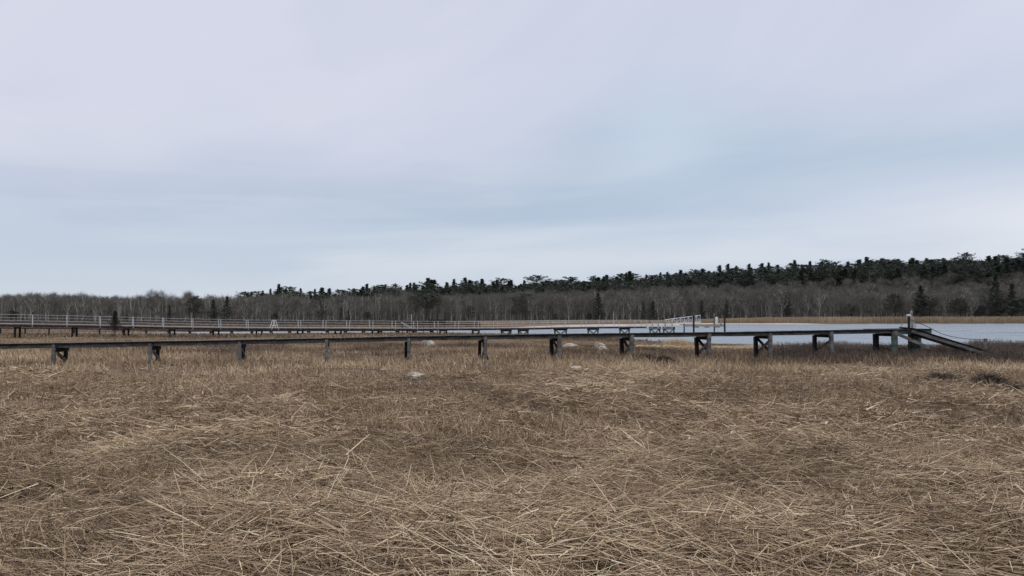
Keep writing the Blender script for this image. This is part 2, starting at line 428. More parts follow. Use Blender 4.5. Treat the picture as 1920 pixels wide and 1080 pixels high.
for i, p in enumerate(ps):
    big = i >= len(ps) - 1
    r = 0.055
    low = -0.35
    f0 = p - PERP * 0.085; lean_ = AX * random.uniform(-0.035, 0.035)
    if big:
        MB().tube([Vector((f0.x, f0.y, low)), f0 + Vector((0, 0, -0.05))], 0.125, 12).build('post', M_PILE, bw)
        bp = p + PERP * (W + 0.10)
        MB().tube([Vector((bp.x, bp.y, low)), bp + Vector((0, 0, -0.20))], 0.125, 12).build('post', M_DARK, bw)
    else:
        pw = 0.105 if i < 8 else 0.135
        ln = random.uniform(-0.03, 0.03)
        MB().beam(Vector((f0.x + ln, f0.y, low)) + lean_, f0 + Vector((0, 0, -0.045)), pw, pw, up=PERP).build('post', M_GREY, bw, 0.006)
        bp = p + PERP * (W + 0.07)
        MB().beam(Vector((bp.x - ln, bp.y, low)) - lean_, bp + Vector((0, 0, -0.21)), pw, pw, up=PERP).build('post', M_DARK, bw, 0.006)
    MB().beam(p - PERP * 0.02 + AX * 0.06 + Vector((0, 0, -0.22)), p + PERP * (W + 0.18) + AX * 0.06 + Vector((0, 0, -0.22)), 0.05, 0.14).build('cap_beam', M_DARK, bw, 0.004)
    h = p.z
    if i >= 2 and i not in (5,):
        t1 = -0.32; t2 = -0.32 - 0.55
        if i < 7: t2 = -0.32 - 0.35
        a1 = p + PERP * 0.0 + AX * 0.075; b1 = p + PERP * (W + 0.08) + AX * 0.075
        if i == 12:
            MB().beam(a1 + Vector((0, 0, -0.40)), b1 + Vector((0, 0, -0.80)), 0.035, 0.11).build('brace', M_GREY, bw, 0.004)
        elif not big:
            MB().beam(a1 + Vector((0, 0, t1)), b1 + Vector((0, 0, t2)), 0.035, 0.12).build('brace', M_GREY, bw, 0.004)
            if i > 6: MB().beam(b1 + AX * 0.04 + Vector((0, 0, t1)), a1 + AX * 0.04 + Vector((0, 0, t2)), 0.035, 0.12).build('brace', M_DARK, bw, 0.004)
# end piles of the landing
ep = deck_pt(1741) - PERP * 0.02
MB().tube([Vector((ep.x, ep.y + 0.9, -0.4)), Vector((ep.x, ep.y + 0.9, ep.z + 0.0))], 0.15, 12).build('post', M_PILE, bw)
ep2 = deck_pt(1711) + PERP * 0.1
MB().tube([Vector((ep2.x, ep2.y, -0.4)), Vector((ep2.x, ep2.y, ep2.z - 0.2))], 0.12, 12).build('post', M_DARK, bw)
# ramp sloping down to the right
rp = empty('ramp', (17, 30, 0), 'grey timber ramp sloping down from the boardwalk end into brown marsh shrubs', 'ramp')
ra = at(1709, 617.8, 31.0); rb = at(1892, 674, 30.4)
for off, m, dzz in ((0.0, M_GREY, 0.0), (0.95, M_GREY, 0.03)):
    MB().beam(ra + Vector((0, off, -0.06 + dzz)), rb + Vector((0, off, -0.06 + dzz)), 0.06, 0.125).build('stringer', m, rp, 0.004)
rpl = MB()
for i in range(30):
    c = ra.lerp(rb, (i + 0.5) / 30)
    rpl.beam(c + Vector((0, -0.06, 0.055)), c + Vector((0, 1.02, 0.085)), 0.135, 0.035, up=(rb - ra).cross(Vector((0, 1, 0))))
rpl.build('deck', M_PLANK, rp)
MB().beam(at(1679, 624.5, 30.7), at(1744, 653, 30.2), 0.06, 0.13).build('brace', M_GREY, rp, 0.004)
# ------------------------------------------------------------------ things on the boardwalk's end
cp = at(1704, 617, 30.9)
o = empty('mooring_post', cp, 'thin dark upright post with a white cap beside the slatted wooden tree', 'post')
MB().beam(Vector((cp.x, cp.y, 0.3)), at(1704, 593, 30.9), 0.075, 0.075, up=(0, 1, 0)).build('shaft', M_DARK, o, 0.005)
MB().beam(at(1704, 593.2, 30.9), at(1704, 589.5, 30.9), 0.135, 0.135, up=(0, 1, 0)).build('cap', M_WHITE, o, 0.015)
tb = at(1710.5, 617.0, 31.4)
o = empty('slatted_tree', tb, 'pale slatted wooden tree ornament topped by a star on the boardwalk end', 'ornament')
k = 31.4 / F
MB().beam(tb, tb + Vector((-0.03, 0, 27 * k)), 0.07, 0.05, up=(0, 1, 0)).build('trunk', M_PALEW, o, 0.004)
for i in range(8):
    t = i / 7; hw = (6.5 - 4.6 * t) * k; z = (1.5 + 20 * t) * k
    MB().beam(tb + Vector((-hw, -0.05, z)), tb + Vector((hw, -0.05, z + 0.006)), 0.03, 0.035).build('slat', M_PALEW, o, 0.003)
st = MB(); cz = tb + Vector((-0.035, -0.04, 31.5 * k))
pts = [cz + Vector((math.sin(math.pi * j / 5) * (4.6 if j % 2 == 0 else 1.9) * k, 0, math.cos(math.pi * j / 5) * (4.6 if j % 2 == 0 else 1.9) * k)) for j in range(10)]
n0 = len(st.v)
for q in pts: st.v.append(q)
for q in pts: st.v.append(q + Vector((0, 0.03, 0)))
st.f.append(list(range(10))[::-1]); st.f.append(list(range(10, 20)))
for j in range(10): st.f.append([j, (j + 1) % 10, 10 + (j + 1) % 10, 10 + j])
st.build('star', M_PALEW, o)
sp0 = at(1848, 662, 30.8)
o = empty('rope_post', sp0, 'short grey post in the marsh shrubs holding the end of the rope', 'post')
MB().beam(Vector((sp0.x, sp0.y, -0.2)), at(1848, 636.5, 30.8), 0.10, 0.10, up=(0, 1, 0)).build('shaft', M_GREY, o, 0.006)
MB().beam(at(1848, 636.5, 30.8), at(1848, 634.8, 30.8), 0.12, 0.12, up=(0, 1, 0)).build('cap', M_GREY, o, 0.006)
rpts = [(1706, 599), (1722, 605), (1738, 612), (1752, 619.5), (1766, 626), (1780, 630), (1794, 633), (1812, 635.5), (1830, 636.6), (1847, 637.2)]
tag(MB().tube([at(x, y, 30.95 - i * 0.015) for i, (x, y) in enumerate(rpts)], 0.013, 6).build('rope', M_ROPE), 'dark rope sagging from the white capped post to a short post in the shrubs', 'rope')
sk = at(1681, 620.5, 31.0)
tag(MB().tube([sk, at(1692, 608.5, 31.3)], 0.022, 6, 0.014).build('leaning_stick', M_GREY), 'thin grey stick leaning up from the boardwalk deck left of the capped post', 'stick')

# ------------------------------------------------------------------ railed pier
SL = 0.608
def p_dep(px): return line_depth(px, 60.6, 61.0, SL)
PAX = Vector((0.854, 0.52, 0)).normalized(); PPE = Vector((-0.52, 0.854, 0)).normalized()
near_posts = [-92, -12, 60.6, 125.6, 188, 250, 307, 361.8, 414, 465.6, 516, 564, 611, 655.6, 699, 741.5, 782.5, 821.6, 860, 897, 933, 968, 1002, 1035, 1067.5, 1099, 1130.5, 1160.5, 1190, 1212]
TX = [-200, 60, 125, 188, 250, 307, 362, 414, 466, 564, 611, 699, 782, 860, 933, 1002, 1067, 1130, 1212, 1300]
TY = [585, 590, 591.3, 593, 594.5, 596.2, 597.5, 598.5, 599.5, 600.2, 600.6, 601.2, 602, 602.2, 601.8, 601, 600.3, 600, 599.8, 599.8]
BY = [609, 612.3, 613, 614, 615, 616, 617, 617.7, 618.3, 618.4, 618.5, 618.8, 619, 618.7, 618.2, 617.3, 616, 615.2, 614.8, 614.8]
pier = empty('pier', (0, 78, 0), 'long pier with thin pale pipe railings on dark trestles, ending at the gangway', 'pier')
PW = 0.95
def pt_top(px): return at(px, float(np.interp(px, TX, TY)), p_dep(px))
def pt_bot(px): return at(px, float(np.interp(px, TX, BY)), p_dep(px))
tops = [pt_top(p) for p in near_posts]; bots = [pt_bot(p) for p in near_posts]
for i, (a, b) in enumerate(zip(tops, bots)):
    for k, off in enumerate((0, PW)):
        q = PPE * off
        if near_posts[i] == 516:
            fr = MB(); ap = a + q
            for sx in (-0.33, 0.33):
                fr.tube([ap - PAX * 0.03 * (1 if sx > 0 else -1) * -1, b + q + PAX * sx], 0.032, 6)
            fr.tube([a.lerp(b, .55) + q - PAX * 0.18, a.lerp(b, .55) + q + PAX * 0.18], 0.024, 6)
            fr.build('a_frame', M_WHITE, pier)
        else:
            MB().tube([b + q, a + q + PAX * random.gauss(0, 0.018) + Vector((0, 0, random.uniform(0, 0.03)))], 0.040 if i < 6 else 0.036, 6).build('rail_post', M_RAIL, pier)
for k, off in enumerate((0, PW)):
    q = PPE * off
    for t in (0.02, 0.27, 0.52, 0.78):
        MB().tube([a.lerp(b, t) + q for a, b in zip(tops, bots)], 0.013 if t < 0.7 else 0.020, 5).build('rail', M_RAIL, pier)
dk = MB(); deckz = [a.lerp(b, 0.86) for a, b in zip(tops, bots)]
for a, b in zip(deckz[:-1], deckz[1:]):
    n = max(1, int((b - a).length / 0.3))
    for i in range(n):
        c = a.lerp(b, (i + .5) / n)
        dk.beam(c - PPE * 0.06, c + PPE * (PW + 0.06), 0.28, 0.04)
dk.build('deck', M_GREY, pier)
for off in (0.03, PW - 0.03):
    sb = MB()
    for a, b in zip(deckz[:-1], deckz[1:]):
        sb.beam(a + PPE * off + Vector((0, 0, -0.11)), b + PPE * off + Vector((0, 0, -0.11)), 0.05, 0.16)
    sb.build('stringer', M_BROWN, pier)
tre = [(-70, 9), (33, 9), (140, 8), (237, 8), (323, 9), (405, 10), (486, 10), (563, 10), (634, 11), (703.5, 11), (769, 11), (831, 12), (892, 12), (949, 17), (981, 17), (1051, 21), (1112, 18), (1171, 17), (1228, 18), (1254, 19)]
for i, (px, wpx) in enumerate(tre):
    y = float(np.interp(px, TX, BY)); Y = p_dep(px) + 0.4
    hw = wpx / 2 * Y / F / 0.9
    wet = px > 940
    cy = y + (0.6 if wet else 1.0)
    mA = M_PILE if wet else M_BROWN
    a = at(px - wpx / 2, cy, Y - 0.15); b = at(px + wpx / 2, cy, Y + 0.35)
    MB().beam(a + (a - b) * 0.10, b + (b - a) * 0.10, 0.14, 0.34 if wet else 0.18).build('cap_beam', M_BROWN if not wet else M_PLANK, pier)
    for q in (a, b):
        MB().tube([Vector((q.x, q.y, -1.0)), q + Vector((0, 0, -0.05))], 0.10 if wet else 0.085, 8).build('pile', mA if wet else M_DARK, pier)
    if px > 850:
        zz = Vector((0, 0, -0.62))
        br = MB(); sh = Vector((0, -0.10, 0))
        br.beam(a + sh + Vector((0, 0, -0.1)), a.lerp(b, .5) + sh + zz, 0.04, 0.14).beam(b + sh + Vector((0, 0, -0.1)), a.lerp(b, .5) + sh + zz, 0.04, 0.14)
        br.build('brace', M_PILE, pier)
    elif px > 520:
        br = MB(); sh = Vector((0, -0.09, 0))
        br.beam(a + sh + Vector((0, 0, -0.1)), a.lerp(b, .5) + sh + Vector((0, 0, -0.6)), 0.04, 0.09).beam(b + sh + Vector((0, 0, -0.1)), a.lerp(b, .5) + sh + Vector((0, 0, -0.6)), 0.04, 0.09)
        br.build('brace', M_DARK, pier)
# landing at the pier's end
Y0 = p_dep(1222)
ld = MB()
la, lb = at(1216, 615.5, Y0), at(1262, 615.5, Y0 + 0.8)
for i in range(10):
    c = la.lerp(lb, (i + .5) / 10); ld.beam(c, c + Vector((0, 2.2, 0)), 0.28, 0.08)
ld.build('landing', M_PALEW, pier)
for px in (1223, 1234, 1247, 1260):
    for dy in (0.0, 2.1):
        a = at(px, 615.5, Y0 + 0.1 + dy)
        MB().beam(a, at(px, 600.5, Y0 + 0.1 + dy), 0.13, 0.13, up=(0, 1, 0)).build('landing_post', M_PALEW, pier)
for y, hh in ((602.5, 0.16), (605.8, 0.12)):
    MB().beam(at(1221, y, Y0), at(1248, y, Y0 + 0.4), 0.05, hh).build('landing_rail', M_PALEW, pier)
# white truss gangway
gy0 = Y0 + 2.5
gw = empty('gangway', at(1246, 609, gy0), 'white metal truss gangway tilting up from the pier end to the piled platform', 'gangway')
for off in (0.0, 1.1):
    A, B = at(1246, 607.5, gy0 + off), at(1313, 604, gy0 + 1.5 + off)
    A2, B2 = at(1247, 599.5, gy0 + off), at(1313, 591.2, gy0 + 1.5 + off)
    tr = MB(); tr.tube([A2, B2], 0.045, 6)
    nn = 9
    for i in range(nn + 1):
        a = A.lerp(B, i / nn); b = A2.lerp(B2, i / nn)
        tr.tube([a, b], 0.03, 5)
        if i < nn:
            if i % 2: tr.tube([a, A2.lerp(B2, (i + 1) / nn)], 0.026, 5)
            else: tr.tube([b, A.lerp(B, (i + 1) / nn)], 0.026, 5)
    tr.build('truss', M_WHITE, gw)
    MB().beam(A, B, 0.06, 0.16).build('side_beam', M_WHITE, gw)
MB().beam(at(1246, 607.6, gy0 + .55), at(1313, 604.1, gy0 + 2.05), 0.98, 0.05).build('walkway', M_RAIL, gw)
# piled platform
Yp = gy0 + 1.0
pf = empty('platform', at(1320, 612, Yp), 'flat timber platform on four tall dark piles standing in the water', 'platform')
a, b = at(1282, 608.9, Yp), at(1361, 608.9, Yp + 0.6)
pd = MB()
for i in range(20):
    c = a.lerp(b, (i + .5) / 20); pd.beam(c, c + Vector((0, 2.6, 0)), 0.26, 0.06)
pd.build('deck', M_GREY, pf)
MB().beam(a + Vector((0.1, 0.06, -0.15)), b + Vector((-0.1, 0.06, -0.15)), 0.08, 0.22).build('beam', M_PALEW, pf)
for q in (0.35, 0.6, 0.85):
    c = a.lerp(b, q); MB().beam(c + Vector((0, .1, -0.30)), c + Vector((0, 2.5, -0.30)), 0.1, 0.14).build('beam', M_DARK, pf)
MB().beam(at(1286, 611.2, Yp + .3), at(1352, 611.8, Yp + .8), 0.1, 0.1).build('beam', M_DARK, pf)
for px, ty, dy, r in ((1282.5, 588.5, 2.4, 0.10), (1300.5, 591, -0.2, 0.13), (1339, 587.5, 2.4, 0.10), (1358.5, 587, -0.2, 0.13)):
    t = at(px, ty, Yp + dy + 0.3)
    MB().tube([Vector((t.x, t.y, -1.3)), t], r, 9, r * 0.85).build('pile', M_GREY if dy > 0 else M_DARK, pf)
dw = at(1343.5, 608.4, Yp + 1.0)
o = empty('dock_box', dw, 'tall white rounded locker standing on the piled platform between its right piles', 'locker')
MB().tube([dw, at(1343.5, 595.5, Yp + 1.0)], 0.17, 12).build('body', M_WHITE, o)
MB().tube([at(1343.5, 595.5, Yp + 1.0), at(1343.5, 594.2, Yp + 1.0)], 0.17, 12, 0.09).build('lid', M_WHITE, o)
sbx = at(1351.5, 608.4, Yp + 0.9)
tag(MB().beam(sbx, at(1351.5, 605, Yp + .9), 0.24, 0.2, up=(0, 1, 0)).beam(at(1351.5, 604.9, Yp + .9), at(1351.5, 604.4, Yp + .9), 0.3, 0.26, up=(0, 1, 0)).build('cleat_box', M_RAIL), 'small pale box beside the white locker on the piled platform', 'box')
# two thin masts
for px, yt, yb, Y, lab in ((771.5, 589, 603, 118, 'thin pale mast rising behind the wooden stair landing'), (1150.5, 583, 602, 205, 'thin grey mast rising behind the right part of the pier railing')):
    b_ = at(px, yb, Y)
    tag(MB().tube([Vector((b_.x, b_.y, -0.6)), at(px, yt, Y)], 0.07, 6, 0.05).tube([at(px, yt + .2, Y), at(px, yt, Y)], 0.09, 6).build('mast', M_RAIL), lab, 'mast')

# ------------------------------------------------------------------ farther walkway behind the pier
def w_dep(px): return line_depth(px, 92, 75.0, SL)
wk = empty('footbridge', (-25, 84, 0), 'low plain grey footbridge on short legs behind the railed pier, left half', 'footbridge')
WX = [-100, 0, 92, 187, 357, 510, 735, 840]; WY = [613.5, 613.6, 614.3, 615.5, 618.6, 619.0, 618.8, 618.6]
def wpt(px): return at(px, float(np.interp(px, WX, WY)), w_dep(px))
sx_ = [-110, -45, 0, 47, 92, 140, 187, 231, 275, 317, 357, 397, 436, 474, 510, 545, 581, 616, 650, 684, 716, 748, 780, 812]
wp = [wpt(p) for p in sx_]
dk = MB(); st_ = MB()
for a, b in zip(wp[:-1], wp[1:]):
    n = max(1, int((b - a).length / 0.4))
    for i in range(n):
        c = a.lerp(b, (i + .5) / n); dk.beam(c, c + PPE * 1.0, 0.38, 0.05)
    st_.beam(a + Vector((0, 0, -0.09)), b + Vector((0, 0, -0.09)), 0.05, 0.12)
dk.build('deck', M_GREY, wk); st_.build('stringer', M_BROWN, wk)
for i, p in enumerate(wp):
    for off, m in ((0, M_DARK), (0.9, M_GREY)):
        q = p + PPE * off + Vector((0, 0, -0.1))
        MB().beam(Vector((q.x, q.y, -0.6)), q, 0.13, 0.13, up=PPE).build('leg', m, wk)
    MB().beam(p + Vector((0, 0, -0.22)), p + PPE * 0.95 + Vector((0, 0, -0.22)), 0.08, 0.12).build('cap_beam', M_DARK, wk)
# low rail on its left end
for px in (17, 66, 160):
    q = wpt(px); 
    MB().beam(q, q + Vector((0, 0, 0.55)), 0.08, 0.08, up=PPE).build('rail_post', M_BROWN, wk)
# stair landing
Yl = 97.0
sl = empty('stair_landing', at(790, 618, Yl), 'dark wooden landing with close railings and a short stair, behind the pier', 'landing')
def LP(px, y, dy=0.0): return at(px, y, Yl + dy)
ldk = MB()
for i in range(24):
    c = LP(748, 611.5).lerp(LP(836, 611.5), (i + .5) / 24); ldk.beam(c, c + Vector((0, 2.5, 0)), 0.24, 0.06)
ldk.build('deck', M_BROWN, sl)
for px in range(742, 838, 13):
    for dy in (0.0, 2.4):
        c = LP(px, 601.5, dy); MB().beam(Vector((c.x, c.y, -0.4)), c, 0.10, 0.10, up=(0, 1, 0)).build('post', M_DARK, sl)
for y in (602.2, 605.2, 608.3):
    for dy in (-0.07, 2.47):
        MB().beam(LP(738, y, dy), LP(836, y, dy), 0.04, 0.11).build('rail', M_BROWN, sl)
for x0, x1 in ((803, 836),):
    for y in (600.6, 604):
        MB().beam(LP(x0, y, 1.0), LP(x1, y, 1.0), 0.6, 0.20).build('bench_slat', M_DARK, sl)
for dy in (-0.7, -0.15):
    MB().beam(LP(752, 604.5, dy), LP(776, 617.5, dy), 0.06, 0.2).build('stair_rail', M_PALEW, sl)
stp = MB()
for i in range(7):
    c = LP(753, 607.5, -0.7).lerp(LP(775, 619.5, -0.7), i / 6); stp.beam(c, c + Vector((0, 0.55, 0)), 0.24, 0.05)
stp.build('stair_tread', M_GREY, sl)

# ------------------------------------------------------------------ boulders
BOULD = []
def boulder(px, y, wpx, hpx, label, seed, group='pale boulders in the marsh', sink=0.25, tail=0.0):
    bx, by = on_z(px, y, 0.02)
    if by > 60: by = 60
    gz = float(ground_z(np.array([bx]), np.array([by]))[0])
    wd = wpx * by / F; ht = hpx * by / F; BOULD.append((bx, by, wd))
    r = np.random.default_rng(seed)
    nu, nv = 40, 22
    th = np.linspace(0, 2 * math.pi, nu, endpoint=False); ph = np.linspace(0.02, math.pi - 0.02, nv)
    T, P = np.meshgrid(th, ph)
    X = np.sin(P) * np.cos(T); Yy = np.sin(P) * np.sin(T); Z = np.cos(P)
    rad = np.ones_like(X)
    for _ in range(22):     # flat facets cut into the ball
        d = r.normal(size=3); d /= np.linalg.norm(d); c = r.uniform(0.62, 0.95)
        dot = X * d[0] + Yy * d[1] + Z * d[2]
        rad = np.minimum(rad, np.where(dot > 0.05, c / np.maximum(dot, 0.05), 9))
    n = fbm(X * 1.5 + seed + 9, Yy * 1.5 + Z * 1.9 + 9, 0.5, 4)
    rad *= 0.92 + 0.22 * (n - 0.5)
    X = X * rad; Yy = Yy * rad; Z = Z * rad
    V = np.stack([X * wd / 2 * (1 + tail * np.maximum(X, 0)), Yy * wd * 0.40, (Z * (1 - 0.3 * tail * np.maximum(X, 0))) * ht * 0.72], -1).reshape(-1, 3)
    V[:, 2] += ht * 0.28
    ii = np.arange(nu * nv).reshape(nv, nu)
    Fb = np.stack([ii[:-1], np.roll(ii, -1, 1)[:-1], np.roll(ii, -1, 1)[1:], ii[1:]], -1).reshape(-1, 4)
    o = raw_mesh('boulder', V, Fb, M_ROCK, smooth=True)
    o.location = (bx, by, gz); o.rotation_euler = (0, 0, r.uniform(-0.3, 0.3))
    tag(o, label, 'boulder', group); return o
boulder(802.5, 650.5, 29, 14, 'pale boulder left of the middle, just behind the boardwalk', 1)
boulder(1068, 651, 30, 12, 'low pale boulder with a long tapering tail behind the boardwalk', 2, tail=0.9)
boulder(1125, 651, 29, 14, 'cream sloping boulder behind the boardwalk, above the dark sided one', 3)
boulder(1129, 660, 21, 12, 'small pale boulder with a dark side under the boardwalk', 4)
boulder(776, 708.5, 50, 18, 'flat pale grey boulder half sunk in grass in front of the boardwalk', 6)
boulder(1080, 697, 30, 10, 'low dull boulder barely showing in grass in front of the boardwalk', 8)

def clear(x, y):
    k = np.ones(len(x), bool)
    for bx, by, wd in BOULD:
        k &= ~((np.abs(x - bx * y / by) < wd * 0.55) & (y > by - (1.8 if by > 30 else 2.6)) & (y < by + 0.5))
    return k
# ------------------------------------------------------------------ straw and stalks (arrays)
def strands(P, az_, el_, L, Wd, seg, tint, bend=0.15, tube=False, taper=0.6, r=rng):
    n = len(L)
    D = np.stack([np.cos(az_) * np.cos(el_), np.sin(az_) * np.cos(el_), np.sin(el_)], -1)
    R = r.normal(size=(n, 3)); s1 = np.cross(D, R); s1 /= np.linalg.norm(s1, axis=1)[:, None] + 1e-9
    s2 = np.cross(D, s1)
    Bv = r.normal(size=(n, 3)) * bend; Bv[:, 2] = -np.abs(Bv[:, 2]) * 0.7
    rows = []
    k = 3 if tube else 2
    for i in range(seg + 1):
        t = i / seg
        c = P + D * (L * t)[:, None] + Bv * (L * t * t)[:, None]
        wv_ = (Wd * (1 - taper * t) * 0.5)[:, None]
        if tube:
            rows.append(np.stack([c + s1 * wv_, c + (-0.5 * s1 + 0.866 * s2) * wv_, c + (-0.5 * s1 - 0.866 * s2) * wv_], 1))
        else:
            rows.append(np.stack([c + s1 * wv_, c - s1 * wv_], 1))
    V = np.stack(rows, 1)                           # n, seg+1, k, 3
    base_ = (np.arange(n) * (seg + 1) * k)[:, None]
    fl = []
    for i in range(seg):
        if tube:
            for j in range(3):
                fl.append([i * 3 + j, i * 3 + (j + 1) % 3, (i + 1) * 3 + (j + 1) % 3, (i + 1) * 3 + j])
        else:
            fl.append([i * 2, i * 2 + 1, i * 2 + 3, i * 2 + 2])
    fl = np.array(fl)
    Fa = (base_[:, :, None] + fl[None]).reshape(-1, 4)
    T = np.repeat(tint, (seg + 1) * k)
    return V.reshape(-1, 3), Fa, T
def join(parts):
    V = []; Fa = []; T = []; o = 0
    for v, f, t in parts:
        V.append(v); Fa.append(f + o); T.append(t); o += len(v)
    return np.concatenate(V), np.concatenate(Fa), np.concatenate(T)
def scatter(n, y0, y1, u0=-0.80, u1=0.80, power=1.0, extra=1.5):
    """n points, even per square metre, in the wedge the lens sees (with a margin)"""
    y = np.sqrt(rng.uniform(y0 * y0, y1 * y1, n)); x = rng.uniform(u0, u1, n) * y
    x += rng.uniform(-extra, extra, n) * (y < 12)
    return x, y
def lodge(x, y): return sstep((fbm(x * 0.8, y * 0.55, 2.3, 4, 1.5) - 0.40) / 0.2)
def flow(x, y): return (fbm(x, y, 2.6, 2, 12.0) - 0.5) * 3.6 + (fbm(x, y, 0.8, 2, 22.0) - 0.5) * 1.4
def pile(x, y):
    return 0.10 + 0.34 * fbm(x, y, 1.2, 3, 31.0) * (0.35 + 0.65 * lodge(x, y))
def pocket(x, y, lo=0.12):
    """hollows between the tufts where little straw lies"""
    t = sstep((fbm(x * 0.8, y * 0.6, 0.34, 3, 77.) - 0.33) / 0.14)
    return rng.random(len(x)) < lo + (1 - lo) * t
CLUMP = lambda x, y: fbm(x, y, 0.55, 3, 41.0)
def field(y0, y1, dens, wid, seg, tube, llen, u=0.72):
    area = (y1 * y1 - y0 * y0) * u
    n = int(area * dens); parts = []
    # lying straw, combed into swathes but crossed by strays
    m = int(n * 0.95); x, y = scatter(m, y0, y1, -u, u)
    lg = lodge(x, y); keep = (rng.random(m) < 0.30 + 0.70 * lg) & clear(x, y) & pocket(x, y, 0.22); x, y, lg = x[keep], y[keep], lg[keep]; m = len(x)
    a = flow(x, y) + rng.normal(0, 0.55, m) + np.where(rng.random(m) < 0.5, math.pi, 0)
    a = np.where(rng.random(m) < 0.38, rng.uniform(0, 6.28, m), a)
    e = rng.normal(0.05, 0.24, m)
    L = np.minimum(llen * rng.lognormal(-0.75, 0.50, m), llen * 1.35)
    z = ground_z(x, y) + pile(x, y) * rng.uniform(0.25, 1.05, m)
    ti = np.clip(0.40 + 0.13 * lg + rng.normal(0, 0.24, m) + (fbm(x, y, 1.7, 3, 51.) - 0.5) * 0.5, 0, 1)
    half = rng.random(m) < 0.6
    for k_, bnd in ((half, 0.07), (~half, 0.38)):
        parts.append(strands(np.stack([x, y, z], -1)[k_], a[k_], e[k_], L[k_], wid * rng.lognormal(0, 0.38, k_.sum()), seg, ti[k_], bnd, tube))
    # leaning and upright stubble in clumps
    m = int(n * 1.0); x, y = scatter(m, y0, y1, -u, u)
    cl = CLUMP(x, y); keep = rng.random(m) < sstep((cl - 0.36) / 0.22) * (1.0 - 0.40 * lodge(x, y)); keep &= clear(x, y) & pocket(x, y, 0.35); x, y = x[keep], y[keep]; m = len(x)
    e = np.clip(rng.normal(1.05, 0.36, m), 0.2, 1.57); a = rng.uniform(0, 6.28, m)
    L = rng.uniform(0.08, 0.36, m) * (0.5 + 0.8 * fbm(x, y, 2.0, 2, 61.))
    ti = np.clip(0.44 + rng.normal(0, 0.21, m) + (fbm(x, y, 1.2, 3, 71.) - 0.5) * 0.6, 0, 1)
    parts.append(strands(np.stack([x, y, ground_z(x, y)], -1), a, e, L, wid * 0.85 * rng.lognormal(0, 0.3, m), seg, ti, 0.2, tube))
    # short broken litter
    m = int(n * 0.6); x, y = scatter(m, y0, y1, -u, u); keep = pocket(x, y, 0.1); x, y = x[keep], y[keep]; m = len(x)
    e = rng.normal(0.1, 0.45, m); a = rng.uniform(0, 6.28, m)
    z = ground_z(x, y) + pile(x, y) * rng.uniform(0.0, 0.9, m)
    ti = np.clip(0.26 + rng.normal(0, 0.18, m), 0, 1)
    parts.append(strands(np.stack([x, y, z], -1), a, e, rng.uniform(0.05, 0.22, m), wid * 0.95 * rng.lognormal(0, 0.35, m), 1, ti, 0.2, tube))
    return parts
near_parts = field(3.3, 9.0, 2600, 0.0066, 2, True, 0.43)
# bright single long stalks on top of everything
m = 800; x, y = scatter(m, 3.9, 9.5, -0.72, 0.72, extra=0.3)
near_parts.append(strands(np.stack([x, y, ground_z(x, y) + pile(x, y) * 1.0], -1), rng.uniform(0, 6.28, m), np.abs(rng.normal(0.03, 0.22, m)), rng.uniform(0.22, 0.72, m), rng.uniform(0.005, 0.0075, m), 3, np.clip(rng.normal(0.62, 0.14, m), 0, 1), 0.22, True))
# broad dry leaf pieces and plume bits
m = 5000; x, y = scatter(m, 2.8, 12, -0.72, 0.72)
v, f, t = join(near_parts)
print('near straw', len(f))
tag(raw_mesh('dry_grass', v, f, M_STRAW, t), 'matted dry tan straw and broken reed stems covering the foreground', kind='stuff')
v, f, t = join([strands(np.stack([x, y, ground_z(x, y) + pile(x, y) * rng.uniform(0.3, 1, m)], -1), rng.uniform(0, 6.28, m), rng.normal(0.1, 0.4, m), rng.uniform(0.06, 0.22, m), rng.uniform(0.010, 0.020, m), 3, np.clip(rng.normal(0.45, 0.18, m), 0, 1), 0.4, False, 0.8)])
tag(raw_mesh('dry_leaves', v, f, M_STRAW, t), 'curled dry reed leaves scattered through the straw', kind='stuff')
# seed plumes: many hair-thin threads
m = 110; cx_, cy_ = scatter(m, 3.2, 15, -0.70, 0.70); cz_ = ground_z(cx_, cy_) + pile(cx_, cy_) * 1.02
dirs = rng.uniform(0, 6.28, m)
k = 90; rep = lambda q: np.repeat(q, k); tt = rng.random(m * k); ln = rep(rng.uniform(0.08, 0.17, m))
px_ = rep(cx_) + np.cos(rep(dirs)) * tt * ln; py_ = rep(cy_) + np.sin(rep(dirs)) * tt * ln
P = np.stack([px_, py_, rep(cz_) + tt * 0.02], -1)
tag(raw_mesh('seed_plumes', *(lambda q: (q[0], q[1], M_STRAW, q[2]))(strands(P, rep(dirs) + rng.normal(0, 0.9, m * k), rng.normal(0.2, 0.5, m * k), rng.uniform(0.02, 0.055, m * k), np.full(m * k, 0.0022), 2, np.clip(rng.normal(0.66, 0.12, m * k), 0, 1), 0.3))), 'fluffy pale reed seed heads fallen on the straw', kind='stuff')
v, f, t = join(field(9.0, 20.5, 800, 0.0098, 2, False, 0.36))
print('mid straw', len(f))
tag(raw_mesh('dry_grass', v, f, M_STRAW, t), 'matted dry tan straw in the middle distance of the marsh', kind='stuff')
